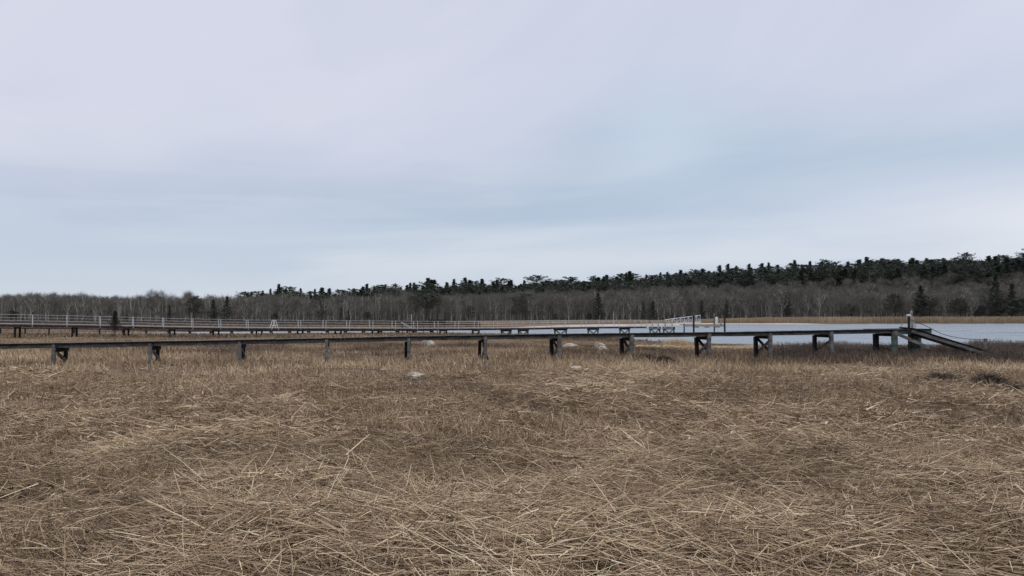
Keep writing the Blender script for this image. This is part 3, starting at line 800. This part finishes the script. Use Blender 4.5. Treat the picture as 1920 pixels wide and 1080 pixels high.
# 20 - 62 m, marsh in front of and around the boardwalk
parts = []
m = 380000; x, y = scatter(m, 20, 62, -0.72, 0.74, extra=0)
s_ = shore(x, y); keep = (s_ > -0.6) & clear(x, y) & (rng.random(m) < 0.15 + sstep((fbm(x, y * 1.6, 3.6, 4, 33.) - 0.36) / 0.14)); x, y, s_ = x[keep], y[keep], s_[keep]
lg = lodge(x, y); m = len(x)
pxx = 960 + F * x / y
shr = sstep((y - np.interp(pxx, [0, 700, 1100, 1300, 1500, 1920], [34, 29, 29.5, 26.5, 22.5, 22])) / 2.5) * np.clip(0.35 + 1.2 * fbm(x, y, 4.0, 3, 3.3), 0, 1)
e = np.clip(rng.normal(0.95, 0.4, m), 0.0, 1.57); L = rng.uniform(0.12, 0.40, m) * (1 - 0.4 * lg) * np.interp(y, [20, 33, 45, 62], [1, 1, 0.5, 0.45])
e = np.where(rng.random(m) < 0.35 * lg, rng.normal(0.1, 0.2, m), e)
ti = np.clip(0.50 + 0.10 * lg - 0.20 * shr + rng.normal(0, 0.15, m) + (fbm(x, y, 3.0, 4, 81.) - 0.5) * 0.7, 0, 1)
v, f, t = strands(np.stack([x, y, ground_z(x, y) + 0.04 * lg], -1), rng.uniform(0, 6.28, m), e, L, 0.018 * rng.lognormal(0, 0.3, m), 1, ti, 0.1)
tag(raw_mesh('marsh_grass', v, f, M_STRAW, t), 'short dry marsh grass around and beyond the boardwalk', kind='stuff')
# 62 - 135 m
m = 170000; x, y = scatter(m, 62, 150, -0.74, 0.74, extra=0)
s_ = shore(x, y); keep = s_ > 0.5; x, y = x[keep], y[keep]; m = len(x)
ti = np.clip(0.28 + rng.normal(0, 0.13, m) + (fbm(x, y * 3, 14.0, 4, 91.) - 0.5) * 0.8, 0, 1)
v, f, t = strands(np.stack([x, y, ground_z(x, y)], -1), rng.uniform(0, 6.28, m), rng.normal(1.1, 0.3, m), rng.uniform(0.10, 0.30, m), rng.uniform(0.04, 0.08, m), 1, ti, 0.1)
tag(raw_mesh('marsh_grass', v, f, M_STRAW, t), 'far brown marsh grass around the pier and the river', kind='stuff')
# brown shrubs and rushes on the near bank
def bank(n, xr, yr, hmin, hmax, name, label, cover, tmean=0.4):
    x = rng.uniform(*xr, n); y = rng.uniform(*yr, n)
    c = cover(x, y); keep = (rng.random(n) < c) & (shore(x, y) > 0.3) & clear(x, y); x, y, c = x[keep], y[keep], c[keep]; m_ = len(x)
    hgt = rng.uniform(hmin, hmax, m_) * (0.45 + 0.9 * fbm(x, y, 1.6, 3, 15.)) * np.interp(960 + F * x / y, [1700, 1740, 1800, 1830], [0.76, 0.76, 0.84, 1.02])
    ti_ = np.clip(tmean + rng.normal(0, 0.16, m_) + (fbm(x, y, 2.0, 3, 17.) - 0.5) * 0.8, 0, 1)
    a1 = strands(np.stack([x, y, ground_z(x, y)], -1), rng.uniform(0, 6.28, m_), np.clip(rng.normal(1.25, 0.22, m_), 0.4, 1.57), hgt, np.full(m_, 0.013) * rng.lognormal(0, 0.3, m_), 2, ti_, 0.12)
    # side twigs
    q = rng.integers(0, m_, m_ * 2); t_ = rng.uniform(0.3, 0.95, m_ * 2)
    a2 = strands(np.stack([x[q] + rng.normal(0, .03, m_ * 2), y[q] + rng.normal(0, .03, m_ * 2), ground_z(x[q], y[q]) + hgt[q] * t_ * 0.9], -1), rng.uniform(0, 6.28, m_ * 2), rng.uniform(0.2, 1.3, m_ * 2), rng.uniform(0.04, 0.16, m_ * 2), np.full(m_ * 2, 0.010), 1, ti_[q], 0.1)
    v, f, t = join([a1, a2]); tag(raw_mesh(name, v, f, M_SHRUB, t), label, kind='stuff')
def cov_right(x, y):
    px = 960 + F * x / y
    return sstep((px - 1400) / 120) * sstep((y - (24.5 + 2.5 * fbm(x, y, 3.0, 3, 2.))) / 2.0) * sstep((fbm(x, y, 1.8, 3, 7.7) - 0.28) / 0.25)
bank(70000, (8, 36), (22, 40), 0.32, 0.78, 'marsh_shrubs', 'brown twiggy marsh shrubs along the river bank by the ramp', cov_right, 0.38)
def cov_mid(x, y):
    return sstep((y - 30.5) / 1.0) * sstep((fbm(x, y, 2.4, 3, 5.7) - 0.47) / 0.2)
bank(36000, (-22, 16), (30, 44), 0.22, 0.42, 'marsh_rushes', 'dull brown rushes standing behind the boardwalk', cov_mid, 0.42)
# pale wrack lines on the bank
wr = []
for x0, x1, yy in ((1195, 1300, 656.5), (1335, 1440, 656.5), (1460, 1500, 655), (1690, 1760, 681)):
    A_, B_ = on_z(x0, yy, -0.02), on_z(x1, yy - 1.5, -0.02); k_ = 1500; t_ = rng.random(k_)
    x = A_[0] + (B_[0] - A_[0]) * t_ + rng.normal(0, .12, k_); y = A_[1] + (B_[1] - A_[1]) * t_ + rng.normal(0, .22, k_) + np.sin(t_ * 9) * 0.3
    wr.append(strands(np.stack([x, y, ground_z(x, y) + 0.10 + rng.uniform(0, .14, k_)], -1), rng.normal(0, .5, k_), rng.normal(0, .15, k_), rng.uniform(.1, .4, k_), np.full(k_, .02), 1, np.clip(rng.normal(.75, .15, k_), 0, 1), .1))
tag(raw_mesh('wrack_line', *(lambda q: (q[0], q[1], M_STRAW, q[2]))(join(wr))), 'pale lines of washed up straw on the bank behind the boardwalk', kind='stuff')
# tan tuft by the water
def cov_tuft(x, y):
    c = on_z(1270, 646, -0.15); return np.exp(-(((x - c[0]) / 0.55) ** 2 + ((y - c[1]) / 0.7) ** 2))
n_ = 2500; c0 = on_z(1270, 646, -0.15); x = rng.normal(c0[0], 0.42, n_); y = rng.normal(c0[1], 0.4, n_)
v, f, t = strands(np.stack([x, y, ground_z(x, y)], -1), rng.uniform(0, 6.28, n_), rng.normal(1.2, 0.25, n_), rng.uniform(0.3, 0.62, n_), np.full(n_, 0.016), 2, np.clip(rng.normal(0.72, 0.12, n_), 0, 1), 0.2)
o = empty('grass_tuft', (c0[0], c0[1], -0.1), 'pale yellow grass tuft at the water edge under the boardwalk', 'tuft')
q = raw_mesh('blades', v - np.array([c0[0], c0[1], -0.1]), f, M_STRAW, t, o)
# dark mats of dead plants
def mat_clump(px, y, wpx, hpx, label, seed):
    bx, by = on_z(px, y, 0.05); r = np.random.default_rng(seed); n = 3000
    wd = wpx * by / F / 2; ht = hpx * by / F
    x = r.normal(0, wd * 0.5, n); yy = r.normal(0, wd * 0.5, n)
    z = 0.12 * np.exp(-((x / wd) ** 2 + (yy / wd) ** 2)) + 0.8 * ht * np.exp(-((x / wd) ** 2 + (yy / wd) ** 2) * 1.5) * r.uniform(0.1, 1, n)
    v, f, t = strands(np.stack([x, yy, z], -1), r.uniform(0, 6.28, n), r.normal(0.15, 0.45, n), r.uniform(0.08, 0.3, n), np.full(n, 0.014), 2, np.clip(r.normal(0.12, 0.14, n), 0, 1), 0.4)
    o = raw_mesh('dead_plant_mat', v, f, M_SHRUB, t)
    o.location = (bx, by, float(ground_z(np.array([bx]), np.array([by]))[0]))
    tag(o, label, 'plant debris', 'dark mats of dead plants')
mat_clump(1246, 684, 34, 12, 'dark brown dead plant mat in the grass below the boardwalk', 1)
mat_clump(1213, 680, 18, 7, 'small dark plant mat just left of the larger one below the boardwalk', 2)
mat_clump(1853, 722, 50, 16, 'dark heaped dead plants in the grass near the right edge', 3)
mat_clump(1905, 738, 44, 10, 'flat dark dead plants at the right edge, nearest of the dark mats', 4)
mat_clump(1765, 722, 36, 8, 'low dark plant mat left of the heaped one near the right edge', 5)
# seed stalk
bx, by = on_z(1612, 722, 0.0)
o = empty('seed_stalk', (bx, by, 0), 'single tall dry stalk with a pale seed head right of the middle', 'plant')
t_ = at(1612, 678, by)
MB().tube([(bx, by, -0.05), (bx + 0.02, by, t_.z * 0.5), t_], 0.008, 5, 0.004).build('stem', M_PALEW, o)
n = 260; tz = rng.uniform(0, 1, n)
v, f, t = strands(np.stack([t_.x - bx + rng.normal(0, .012, n), rng.normal(0, .012, n), t_.z - 0.02 - tz * 0.22], -1), rng.uniform(0, 6.28, n), rng.uniform(0.3, 1.3, n), rng.uniform(0.03, 0.07, n), np.full(n, 0.009), 1, rng.uniform(0.5, 1, n), 0.3)
raw_mesh('seed_head', v, f, M_STRAW, t, o)
# tan reeds on the far shore
n = 130000
y = rng.uniform(190, 312, n); pxr = rng.uniform(780, 2300, n); x = (pxr - 960) / F * y
s_ = shore(x, y); band = np.interp(pxr, [780, 900, 1250, 1340, 1500, 2300], [20, 12, 16, 12, 6, 3])
keep = (s_ > band) & (y > front(pxr) - np.interp(pxr, [780, 1100, 1350, 1500], [75, 90, 60, 42])) & (y < front(pxr) + 3); x, y, pxr, s_ = x[keep], y[keep], pxr[keep], s_[keep]; m = len(x)
hh = np.interp(pxr, [780, 950, 1250, 1450, 2300], [0.6, 0.8, 1.1, 2.2, 2.8])
ti = np.clip(0.55 + rng.normal(0, 0.15, m) + (fbm(x, y, 20.0, 3, 19.) - 0.5) * 0.6 - 0.25 * sstep(1 - (s_ - band[keep]) / 6), 0, 1)
v, f, t = strands(np.stack([x, y, ground_z(x, y)], -1), rng.uniform(0, 6.28, m), rng.normal(1.4, 0.12, m), hh * rng.uniform(0.6, 1.1, m), rng.uniform(0.10, 0.20, m), 2, ti, 0.06)
tag(raw_mesh('reeds', v, f, M_REED, t), 'tan reed bed along the far shore below the wood', kind='stuff')
# low brown scrub on the far left marsh
n = 60000; y = rng.uniform(150, 275, n); pxr = rng.uniform(-200, 900, n); x = (pxr - 960) / F * y
keep = shore(x, y) > 2; x, y = x[keep], y[keep]; m = len(x)
ti = np.clip(0.35 + rng.normal(0, 0.15, m) + (fbm(x, y * 2, 25.0, 3, 23.) - 0.5) * 0.8, 0, 1)
v, f, t = strands(np.stack([x, y, ground_z(x, y)], -1), rng.uniform(0, 6.28, m), rng.normal(1.2, 0.2, m), rng.uniform(0.3, 0.8, m) * (0.6 + fbm(x, y, 15.0, 2, 5.)), rng.uniform(0.1, 0.25, m), 1, ti, 0.1)
tag(raw_mesh('far_scrub', v, f, M_SHRUB, t), 'low brown scrub on the marsh below the left wood', kind='stuff')

# ------------------------------------------------------------------ trees
def tri_tubes(segs, k=3):
    """segs: list of (p, q, r0, r1) -> quads"""
    A = np.array([s[0] for s in segs]); B = np.array([s[1] for s in segs]); r0 = np.array([s[2] for s in segs]); r1 = np.array([s[3] for s in segs])
    D = B - A; D /= np.linalg.norm(D, axis=1)[:, None] + 1e-9
    R = np.tile(np.array([0.3, 0.9, 0.1]), (len(D), 1)); s1 = np.cross(D, R); s1 /= np.linalg.norm(s1, axis=1)[:, None] + 1e-9; s2 = np.cross(D, s1)
    V = []
    for c, r_ in ((A, r0), (B, r1)):
        for j in range(k):
            th = 2 * math.pi * j / k
            V.append(c + (math.cos(th) * s1 + math.sin(th) * s2) * r_[:, None])
    V = np.stack(V, 1); n = len(segs)
    base_ = (np.arange(n) * 2 * k)[:, None, None]
    fl = np.array([[j, (j + 1) % k, k + (j + 1) % k, k + j] for j in range(k)])
    return V.reshape(-1, 3), (base_ + fl[None]).reshape(-1, 4), None
def bare_tree(seed, H=12.0, spread=0.34, lean=0.0, pale=0.4):
    r = np.random.default_rng(seed); segs = []; tips = []
    def grow(p, d, L, rad, lvl):
        n = 3 if lvl == 0 else 2
        q = p
        for i in range(n):
            d = d + r.normal(0, 0.10 if lvl else 0.05, 3) + np.array([0, 0, 0.05]); d /= np.linalg.norm(d)
            q2 = q + d * L / n; ra = rad * (1 - 0.5 * i / n); rb_ = rad * (1 - 0.5 * (i + 1) / n)
            segs.append((q, q2, ra, rb_)); q = q2
            if lvl < 3 and (lvl > 0 or i >= 0):
                for _ in range(2 if lvl < 2 else 1):
                    a = r.uniform(0, 6.28); s = np.array([math.cos(a), math.sin(a), r.uniform(0.4, 1.2)]); s /= np.linalg.norm(s)
                    nd = d * r.uniform(0.3, 0.7) + s * (0.5 + spread); nd /= np.linalg.norm(nd)
                    grow(q, nd, L * r.uniform(0.42, 0.62) * (0.7 if lvl == 0 and i == 0 else 1), rb_ * 0.55, lvl + 1)
            if lvl >= 2: tips.append((q, d))
        if lvl < 3:
            for _ in range(2):
                a = r.uniform(0, 6.28); nd = d + 0.5 * np.array([math.cos(a), math.sin(a), 0.1]); nd /= np.linalg.norm(nd)
                grow(q, nd, L * 0.5, rad * 0.4, lvl + 1)
        tips.append((q, d))
    grow(np.array([0., 0., -0.5]), np.array([lean, 0, 1.0]) / math.hypot(lean, 1), H * 0.58, H * 0.015, 0)
    top = max(s[1][2] for s in segs); sc = (H * 0.93) / top
    segs = [(a * sc, b * sc, max(ra, 0.02), max(rb_, 0.015)) for a, b, ra, rb_ in segs]
    V, Fa, _ = tri_tubes(segs); tT = np.clip(np.repeat(np.clip(r.normal(pale, 0.12, len(segs)), 0, 1), 6), 0, 1)
    tp = np.array([t_[0] * sc for t_ in tips]); td = np.array([t_[1] for t_ in tips])
    m = 2000; q = r.integers(0, len(tp), m)
    P = tp[q] + r.normal(0, 0.38, (m, 3)); D = td[q] * 0.8 + r.normal(0, 0.5, (m, 3)); D[:, 2] += 0.25; D /= np.linalg.norm(D, axis=1)[:, None]
    el_ = np.arcsin(np.clip(D[:, 2], -1, 1)); az_ = np.arctan2(D[:, 1], D[:, 0])
    v2, f2, t2 = strands(P, az_, el_, r.uniform(0.5, 1.5, m), r.uniform(0.025, 0.055, m), 1, np.clip(r.normal(0.5, 0.2, m), 0, 1), 0.1, False, 0.7, r)
    return (V, Fa, tT), (v2, f2, t2)
def conifer(seed, H=13.0, kind='pine'):
    """dark evergreen: trunk + boughs, and many small needle sprays"""
    r = np.random.default_rng(seed); segs = [(np.array([0, 0, -0.5]), np.array([0, 0, H * 0.5]), H * 0.016, H * 0.011), (np.array([0, 0, H * 0.5]), np.array([0, 0, H * 0.97]), H * 0.011, 0.03)]
    cl = []
    if kind == 'pine': nb, z0, wmax = 64, 0.28, 0.30
    elif kind == 'spread': nb, z0, wmax = 44, 0.22, 0.52
    elif kind == 'round': nb, z0, wmax = 64, 0.34, 0.36
    elif kind == 'snag': nb, z0, wmax = 13, 0.45, 0.20
    else: nb, z0, wmax = 46, 0.06, 0.24          # cone
    for i in range(nb):
        t = i / (nb - 1); z = H * (z0 + (0.98 - z0) * t)
        if kind == 'cone': wv_ = wmax * (1 - t) ** 0.8 * r.uniform(0.5, 1.25)
        elif kind in ('spread', 'round'): wv_ = wmax * math.sqrt(max(0.02, 1 - (2 * t - 0.75) ** 2 / 1.6)) * r.uniform(0.6, 1.1)
        else: wv_ = wmax * (1 - t * 0.94) * r.uniform(0.30, 1.30) * (0.75 + 0.35 * math.cos(i * 2.4 - seed))
        L = max(0.25, wv_ * H); a = i * 2.4 + r.uniform(-0.5, 0.5)
        tip = np.array([math.cos(a) * L, math.sin(a) * L, z + L * r.uniform(0.0, 0.45)])
        b0 = np.array([0, 0, z - 0.1]); segs.append((b0, tip, 0.06, 0.02))
        for s in (0.5, 0.75, 1.0):
            if r.random() < (0.92 if kind != 'snag' else 0.5): cl.append((b0 + (tip - b0) * s, (0.16 * L + 0.38) * (1 - 0.65 * t)))
    cl.append((np.array([0, 0, H * 0.97]), 0.22)); cl.append((np.array([0, 0, H * 0.92]), 0.3))
    V, Fa, _ = tri_tubes(segs); T = np.clip(np.repeat(r.random(len(segs)), 6), 0, 1)
    m = 22 if kind != 'cone' else 28; c = np.repeat(np.array([q[0] for q in cl]), m, 0); rr = np.repeat(np.array([q[1] for q in cl]), m)
    off = r.normal(0, 0.5, (len(c), 3)) * rr[:, None]; off[:, 2] *= 0.75
    ti = np.clip(np.repeat(r.normal(0.45, 0.22, len(cl)), m) + r.normal(0, 0.12, len(c)), 0, 1)
    a_ = r.uniform(0, 6.28, len(c)); e_ = r.uniform(-0.3, 0.9, len(c))
    v2, f2, t2 = strands(c + off, a_, e_, r.uniform(0.2, 0.55, len(c)), r.uniform(0.07, 0.16, len(c)), 1, ti, 0.1, False, 0.55, r)
    return (V, Fa, T), (v2, f2, t2)
bare = [bare_tree(100 + i, 12.0, (0.3, 0.5, 0.2, 0.42, 0.34, 0.25, 0.45)[i], (0, .12, -.08, .05, -.15, .03, .1)[i], (0.35, 0.55, 0.2, 0.8, 0.45, 0.3, 0.95)[i]) for i in range(7)]
pines = [conifer(200 + i, 12.0, ('pine', 'pine', 'round', 'pine', 'snag', 'round', 'spread', 'round')[i]) for i in range(8)]
dark_con = [conifer(300, 12.0, 'spread'), conifer(301, 12.0, 'cone'), conifer(302, 12.0, 'round'), conifer(303, 12.0, 'cone')]
def mesh_only(name, data, mat):
    o = raw_mesh(name, data[0], data[1], mat, data[2], link=False); me = o.data; bpy.data.objects.remove(o); return me
def pair(src, bark, leaf): return [(mesh_only('trunk', a, bark), mesh_only('crown', b, leaf)) for a, b in src]
MB_bare = pair(bare, M_BARK, M_TWIG); MB_pine = pair(pines, M_PBARK, M_NEEDLE); MB_dark = pair(dark_con, M_PBARK, M_NEEDLE)
ZONES = [(-900, 170, "near the photo's left edge"), (170, 330, 'behind the reddish cedar'), (330, 480, 'left of the white A-frames'),
         (480, 620, 'behind the white A-frames'), (620, 740, 'left of the stair landing'), (740, 850, 'behind the stair landing'),
         (850, 950, 'left of the wide spreading pine'), (950, 1030, 'around the wide spreading pine'), (1030, 1145, 'left of the thin grey mast'), (1145, 1240, 'behind the pier end'),
         (1240, 1320, 'behind the white gangway'), (1320, 1420, 'behind the piled platform'), (1420, 1560, 'right of the piled platform'), (1560, 1690, 'left of the starred slat tree'),
         (1690, 1760, 'behind the starred slat tree'), (1760, 1860, 'above the sagging rope'), (1860, 3000, "near the photo's right edge")]
ORD = ['first', 'second', 'third', 'fourth', 'fifth', 'sixth', 'seventh', 'eighth', 'ninth', 'tenth', 'eleventh', 'twelfth', 'thirteenth', 'fourteenth', 'fifteenth', 'sixteenth', 'seventeenth', 'eighteenth', 'nineteenth', 'twentieth', 'twenty-first', 'twenty-second', 'twenty-third', 'twenty-fourth', 'twenty-fifth']
jobs = {}
def plant(name, meshes, x, y, h, what, group, cat='tree', base_h=12.0, wide=1.0):
    px = 960 + F * x / y
    z = next(t[2] for t in ZONES if t[0] <= px < t[1])
    root = bpy.data.objects.new(name, None); root.empty_display_size = 0.5
    root.location = (x, y, float(ground_z(np.array([x]), np.array([y]))[0])); s = h / base_h
    root.scale = (s * wide, s * wide, s); root.rotation_euler = (0, 0, random.uniform(0, 6.28))
    C.objects.link(root)
    root['category'] = cat; root['group'] = group
    for nm, me in zip(('trunk', 'crown'), meshes):
        c = bpy.data.objects.new(nm, me); c.parent = root; C.objects.link(c)
    jobs.setdefault((what, z), []).append((px, root))
SKX = [-200, 0, 100, 250, 430, 470, 540, 600, 700, 800, 900, 1000, 1100, 1200, 1260, 1300, 1400, 1500, 1600, 1700, 1800, 1900, 2200]
SKY_ = [548, 552, 552, 556, 554, 543, 540, 544, 535, 529, 528, 525, 521, 515, 511, 504, 498, 493, 488, 484, 481, 479, 472]
def hfor(px, y, ty): return EYE + (597 - ty) * y / F
stuff_b = []; stuff_n = []; stuff_t = []
def merge_tree(dst, data, x, y, z, s, wide=1.0, tshift=0.0):
    a = random.uniform(0, 6.28); ca, sa = math.cos(a) * s * wide, math.sin(a) * s * wide
    v = data[0]; V = np.stack([v[:, 0] * ca - v[:, 1] * sa + x, v[:, 0] * sa + v[:, 1] * ca + y, v[:, 2] * s + z], -1)
    dst.append((V, data[1], np.clip(data[2] + tshift, 0, 1)))
gz1 = lambda x, y: float(ground_z(np.array([x]), np.array([y]))[0])
# bare trees: two front rows as things, the rest as one mass
for row in range(9):
    px = -190 + random.uniform(0, 25)
    while px < 2110:
        yf = float(front(px)); y = yf + row * 13 + random.uniform(-6, 6) + (4 if row == 0 else 0)
        if row < 2: y = yf + row * 9 + random.uniform(-3, 3)
        x = (px - 960) / F * y
        top = float(np.interp(px, SKX, SKY_)) + float(np.interp(px, [-200, 430, 470, 700, 1000, 1300, 1600, 2200], [0, 0, 14, 20, 20, 26, 24, 26]))
        base = gz1(x, y)
        limit = hfor(px, y, top) - base
        h = min(random.uniform(10.0, 14.5), limit + random.gauss(-0.6, 1.3))
        if h > 5:
            v = random.randrange(7)
            if row == 0 and random.random() < 0.35: v = random.choice((3, 6))
            if row < 2:
                plant('bare_tree', MB_bare[v], x, y, h, ('front bare grey trees' if row == 0 else 'second row bare trees'), 'bare trees along the far shore', wide=0.95)
            else:
                merge_tree(stuff_t, bare[v][0], x, y, base, h / 12); merge_tree(stuff_b, bare[v][1], x, y, base, h / 12)
        px += random.uniform(17, 30) if row < 2 else random.uniform(13, 25)
# brush and saplings on the wood floor
n = 150000; yy_ = rng.uniform(0, 125, n) ** 1.0; pxr = rng.uniform(-250, 2250, n); y = front(pxr) + 12 + yy_; x = (pxr - 960) / F * y
hh = rng.lognormal(0.75, 0.55, n).clip(0.6, 7) * (0.5 + fbm(x, y, 9.0, 3, 27.))
v, f, t = strands(np.stack([x, y, ground_z(x, y)], -1), rng.uniform(0, 6.28, n), rng.normal(1.4, 0.16, n), hh, rng.uniform(0.05, 0.16, n), 1, np.clip(rng.normal(0.35, 0.2, n) + (fbm(x, y, 18.0, 3, 29.) - 0.5) * 0.6, 0, 1), 0.05)
tag(raw_mesh('wood_brush', v, f, M_TWIG, t), 'grey brush and saplings on the floor of the far wood', kind='stuff')
# pines on the ridge
for row in range(4):
    px = 445 + random.uniform(0, 10)
    while px < 2110:
        yf = float(front(px)); y = yf + 138 - row * 15 + random.uniform(-6, 6)
        x = (px - 960) / F * y; base = gz1(x, y)
        top = float(np.interp(px, SKX, SKY_)) + (random.gauss(0, 4.0) + 7 * (float(fbm(np.array([px * 1.0]), np.array([3.0]), 70.0, 3, 2.0)[0]) - 0.5) if row == 0 else random.uniform(3, 10) + (row - 1) * 5)
        if row == 0 and random.random() < 0.10: top -= 5
        h = max(7.0, hfor(px, y, top) - base); v = random.choice((0, 0, 1, 1, 3, 3, 2, 5, 7) if row == 0 else (0, 1, 2, 3, 5, 7)) if random.random() > 0.05 or row else 4
        if row == 0:
            plant('pine_tree', MB_pine[v], x, y, h, 'dark skyline pines', 'pines on the ridge', wide=random.uniform(0.75, 1.7))
        else:
            merge_tree(stuff_n, pines[v][1], x, y, base, h / 12, 1.6); merge_tree(stuff_t, pines[v][0], x, y, base, h / 12)
        px += (random.uniform(4, 9) if random.random() < 0.45 else random.uniform(10, 27)) if row == 0 else random.uniform(10, 18)
pl_ = []
for i in range(1500):
    px = random.uniform(-200, 2120); y = float(front(px)) + random.uniform(0, 34); x = (px - 960) / F * y; z = gz1(x, y); h = random.uniform(5, 11); r0 = random.uniform(0.05, 0.13)
    mid_ = np.array([x + random.gauss(0, .25), y, z + h * .5]); top_ = np.array([x + random.gauss(0, .6), y, z + h])
    pl_.append((np.array([x, y, z - 0.4]), mid_, r0, r0 * .8)); pl_.append((mid_, top_, r0 * .8, r0 * .4))
V_, F_, _ = tri_tubes(pl_); stuff_t.append((V_, F_, np.repeat(np.clip(rng.normal(0.52, 0.22, len(pl_)), 0, 1), 6)))
v, f, t = join(stuff_b); print('wood twigs', len(f))
tag(raw_mesh('wood_twigs', v, f, M_TWIG, t), 'grey haze of bare twigs of the wood behind the front trees', kind='stuff')
v, f, t = join(stuff_t); tag(raw_mesh('wood_trunks', v, f, M_BARK, t), 'trunks of the wood behind the front trees', kind='stuff')
v, f, t = join(stuff_n); print('wood needles', len(f))
tag(raw_mesh('wood_needles', v, f, M_NEEDLE, t), 'dark pine foliage filling the ridge below the skyline', kind='stuff')
# marked evergreens at the foot of the wood (px, top y, kind index, width, what)
EV = [(62, 585, 1, 1.2, 'small dark conifers'), (22, 582, 2, 1.3, 'small dark conifers'), (238, 580, 1, 1.0, 'small dark conifers'), (318, 572, 1, 0.9, 'small dark conifers'), (366, 556, 2, 0.95, 'tall round topped pines'),
      (400, 562, 1, 1.3, 'dark conical evergreens'), (426, 556, 1, 1.2, 'dark conical evergreens'), (516, 588, 2, 1.2, 'small dark conifers'), (600, 556, 0, 0.85, 'broad dark evergreens'), (640, 576, 1, 0.8, 'small dark conifers'), (656, 566, 3, 0.9, 'dark conical evergreens'),
      (690, 585, 2, 1.2, 'small dark conifers'), (800, 530, 2, 1.2, 'tall round topped pines'), (882, 574, 0, 0.9, 'small dark spreading evergreens'), (985, 551, 0, 1.1, 'wide spreading dark pines'), (1042, 588, 2, 1.4, 'small dark conifers'), (1122, 549, 3, 1.1, 'dark conical evergreens'), (1105, 588, 2, 1.2, 'small dark conifers'),
      (1224, 565, 1, 1.3, 'dark conical evergreens'), (1316, 563, 3, 1.0, 'dark conical evergreens'), (1362, 562, 1, 0.9, 'dark conical evergreens'), (1206, 566, 1, 0.8, 'small dark conifers'), (1474, 543, 3, 1.0, 'dark conical evergreens'), (1590, 570, 2, 1.2, 'small dark conifers'), (1678, 552, 2, 1.0, 'dark rounded evergreens'), (1727, 535, 3, 1.2, 'dark conical evergreens'),
      (1742, 555, 2, 1.2, 'dark rounded evergreens'), (1800, 560, 2, 1.3, 'dark rounded evergreens'), (1858, 540, 0, 0.9, 'broad dark evergreens'), (1868, 512, 1, 0.9, 'tall dark conical evergreens'), (1898, 532, 1, 1.2, 'dark conical evergreens'), (1915, 560, 2, 1.3, 'dark rounded evergreens'), (1835, 572, 2, 1.4, 'dark rounded evergreens')]
for i, (px, ty, kd, wd, what) in enumerate(EV):
    y = float(front(px)) - 3 + (i % 3) * 2; x = (px - 960) / F * y
    plant('evergreen_tree', MB_dark[kd], x, y, hfor(px, y, ty) - gz1(x, y), what, 'dark evergreens at the foot of the wood', wide=wd)
for (what, z), lst in jobs.items():
    lst.sort(key=lambda q: q[0])
    for i, (_, o) in enumerate(lst):
        if len(lst) == 1: o['label'] = 'the only one of the ' + what + ' ' + z
        else: o['label'] = ORD[min(i, 24)] + ' from left of ' + what + ' ' + z
# small reddish cedar in the marsh
bxy = on_z(215, 639, 0.0)
r = np.random.default_rng(77); Hc = (640 - 583) * bxy[1] / F
segs = [(np.array([0, 0, -0.1]), np.array([0.02, 0, Hc * 0.97]), 0.035, 0.008)]; cl = []
for i in range(70):
    t = (i / 69) ** 0.9; z = Hc * (0.30 + 0.66 * t); L = Hc * 0.27 * (1 - t) ** 0.75 * r.uniform(0.5, 1.15) + 0.03
    if t > 0.45: L *= 0.55
    a = i * 2.4 + r.uniform(-.4, .4); tip = np.array([math.cos(a) * L, math.sin(a) * L, z + L * 0.3]); b0 = np.array([0, 0, z]); segs.append((b0, tip, 0.012, 0.004))
    for s in (0.35, 0.7, 1.0): cl.append(b0 + (tip - b0) * s)
for i in range(7):
    a = i * 0.9; L = r.uniform(0.15, 0.3); z = Hc * r.uniform(0.12, 0.3); segs.append((np.array([0, 0, z]), np.array([math.cos(a) * L, math.sin(a) * L, z + 0.1]), 0.008, 0.003))
V, Fa, _ = tri_tubes(segs, 4)
o = empty('cedar_tree', (bxy[0], bxy[1], gz1(*bxy)), 'small narrow reddish brown cedar standing in the marsh in front of the pier', 'tree')
raw_mesh('trunk', V, Fa, M_PBARK, np.repeat(r.random(len(segs)), 8), o)
m = 26; c = np.repeat(np.array(cl), m, 0) + r.normal(0, 0.035, (len(cl) * m, 3))
v, f, t = strands(c, r.uniform(0, 6.28, len(c)), r.uniform(-0.2, 1.2, len(c)), r.uniform(0.03, 0.10, len(c)), r.uniform(0.010, 0.022, len(c)), 1, np.clip(r.normal(.45, .25, len(c)), 0, 1), 0.1, False, 0.5, r)
raw_mesh('crown', v, f, M_CEDAR, t, o)
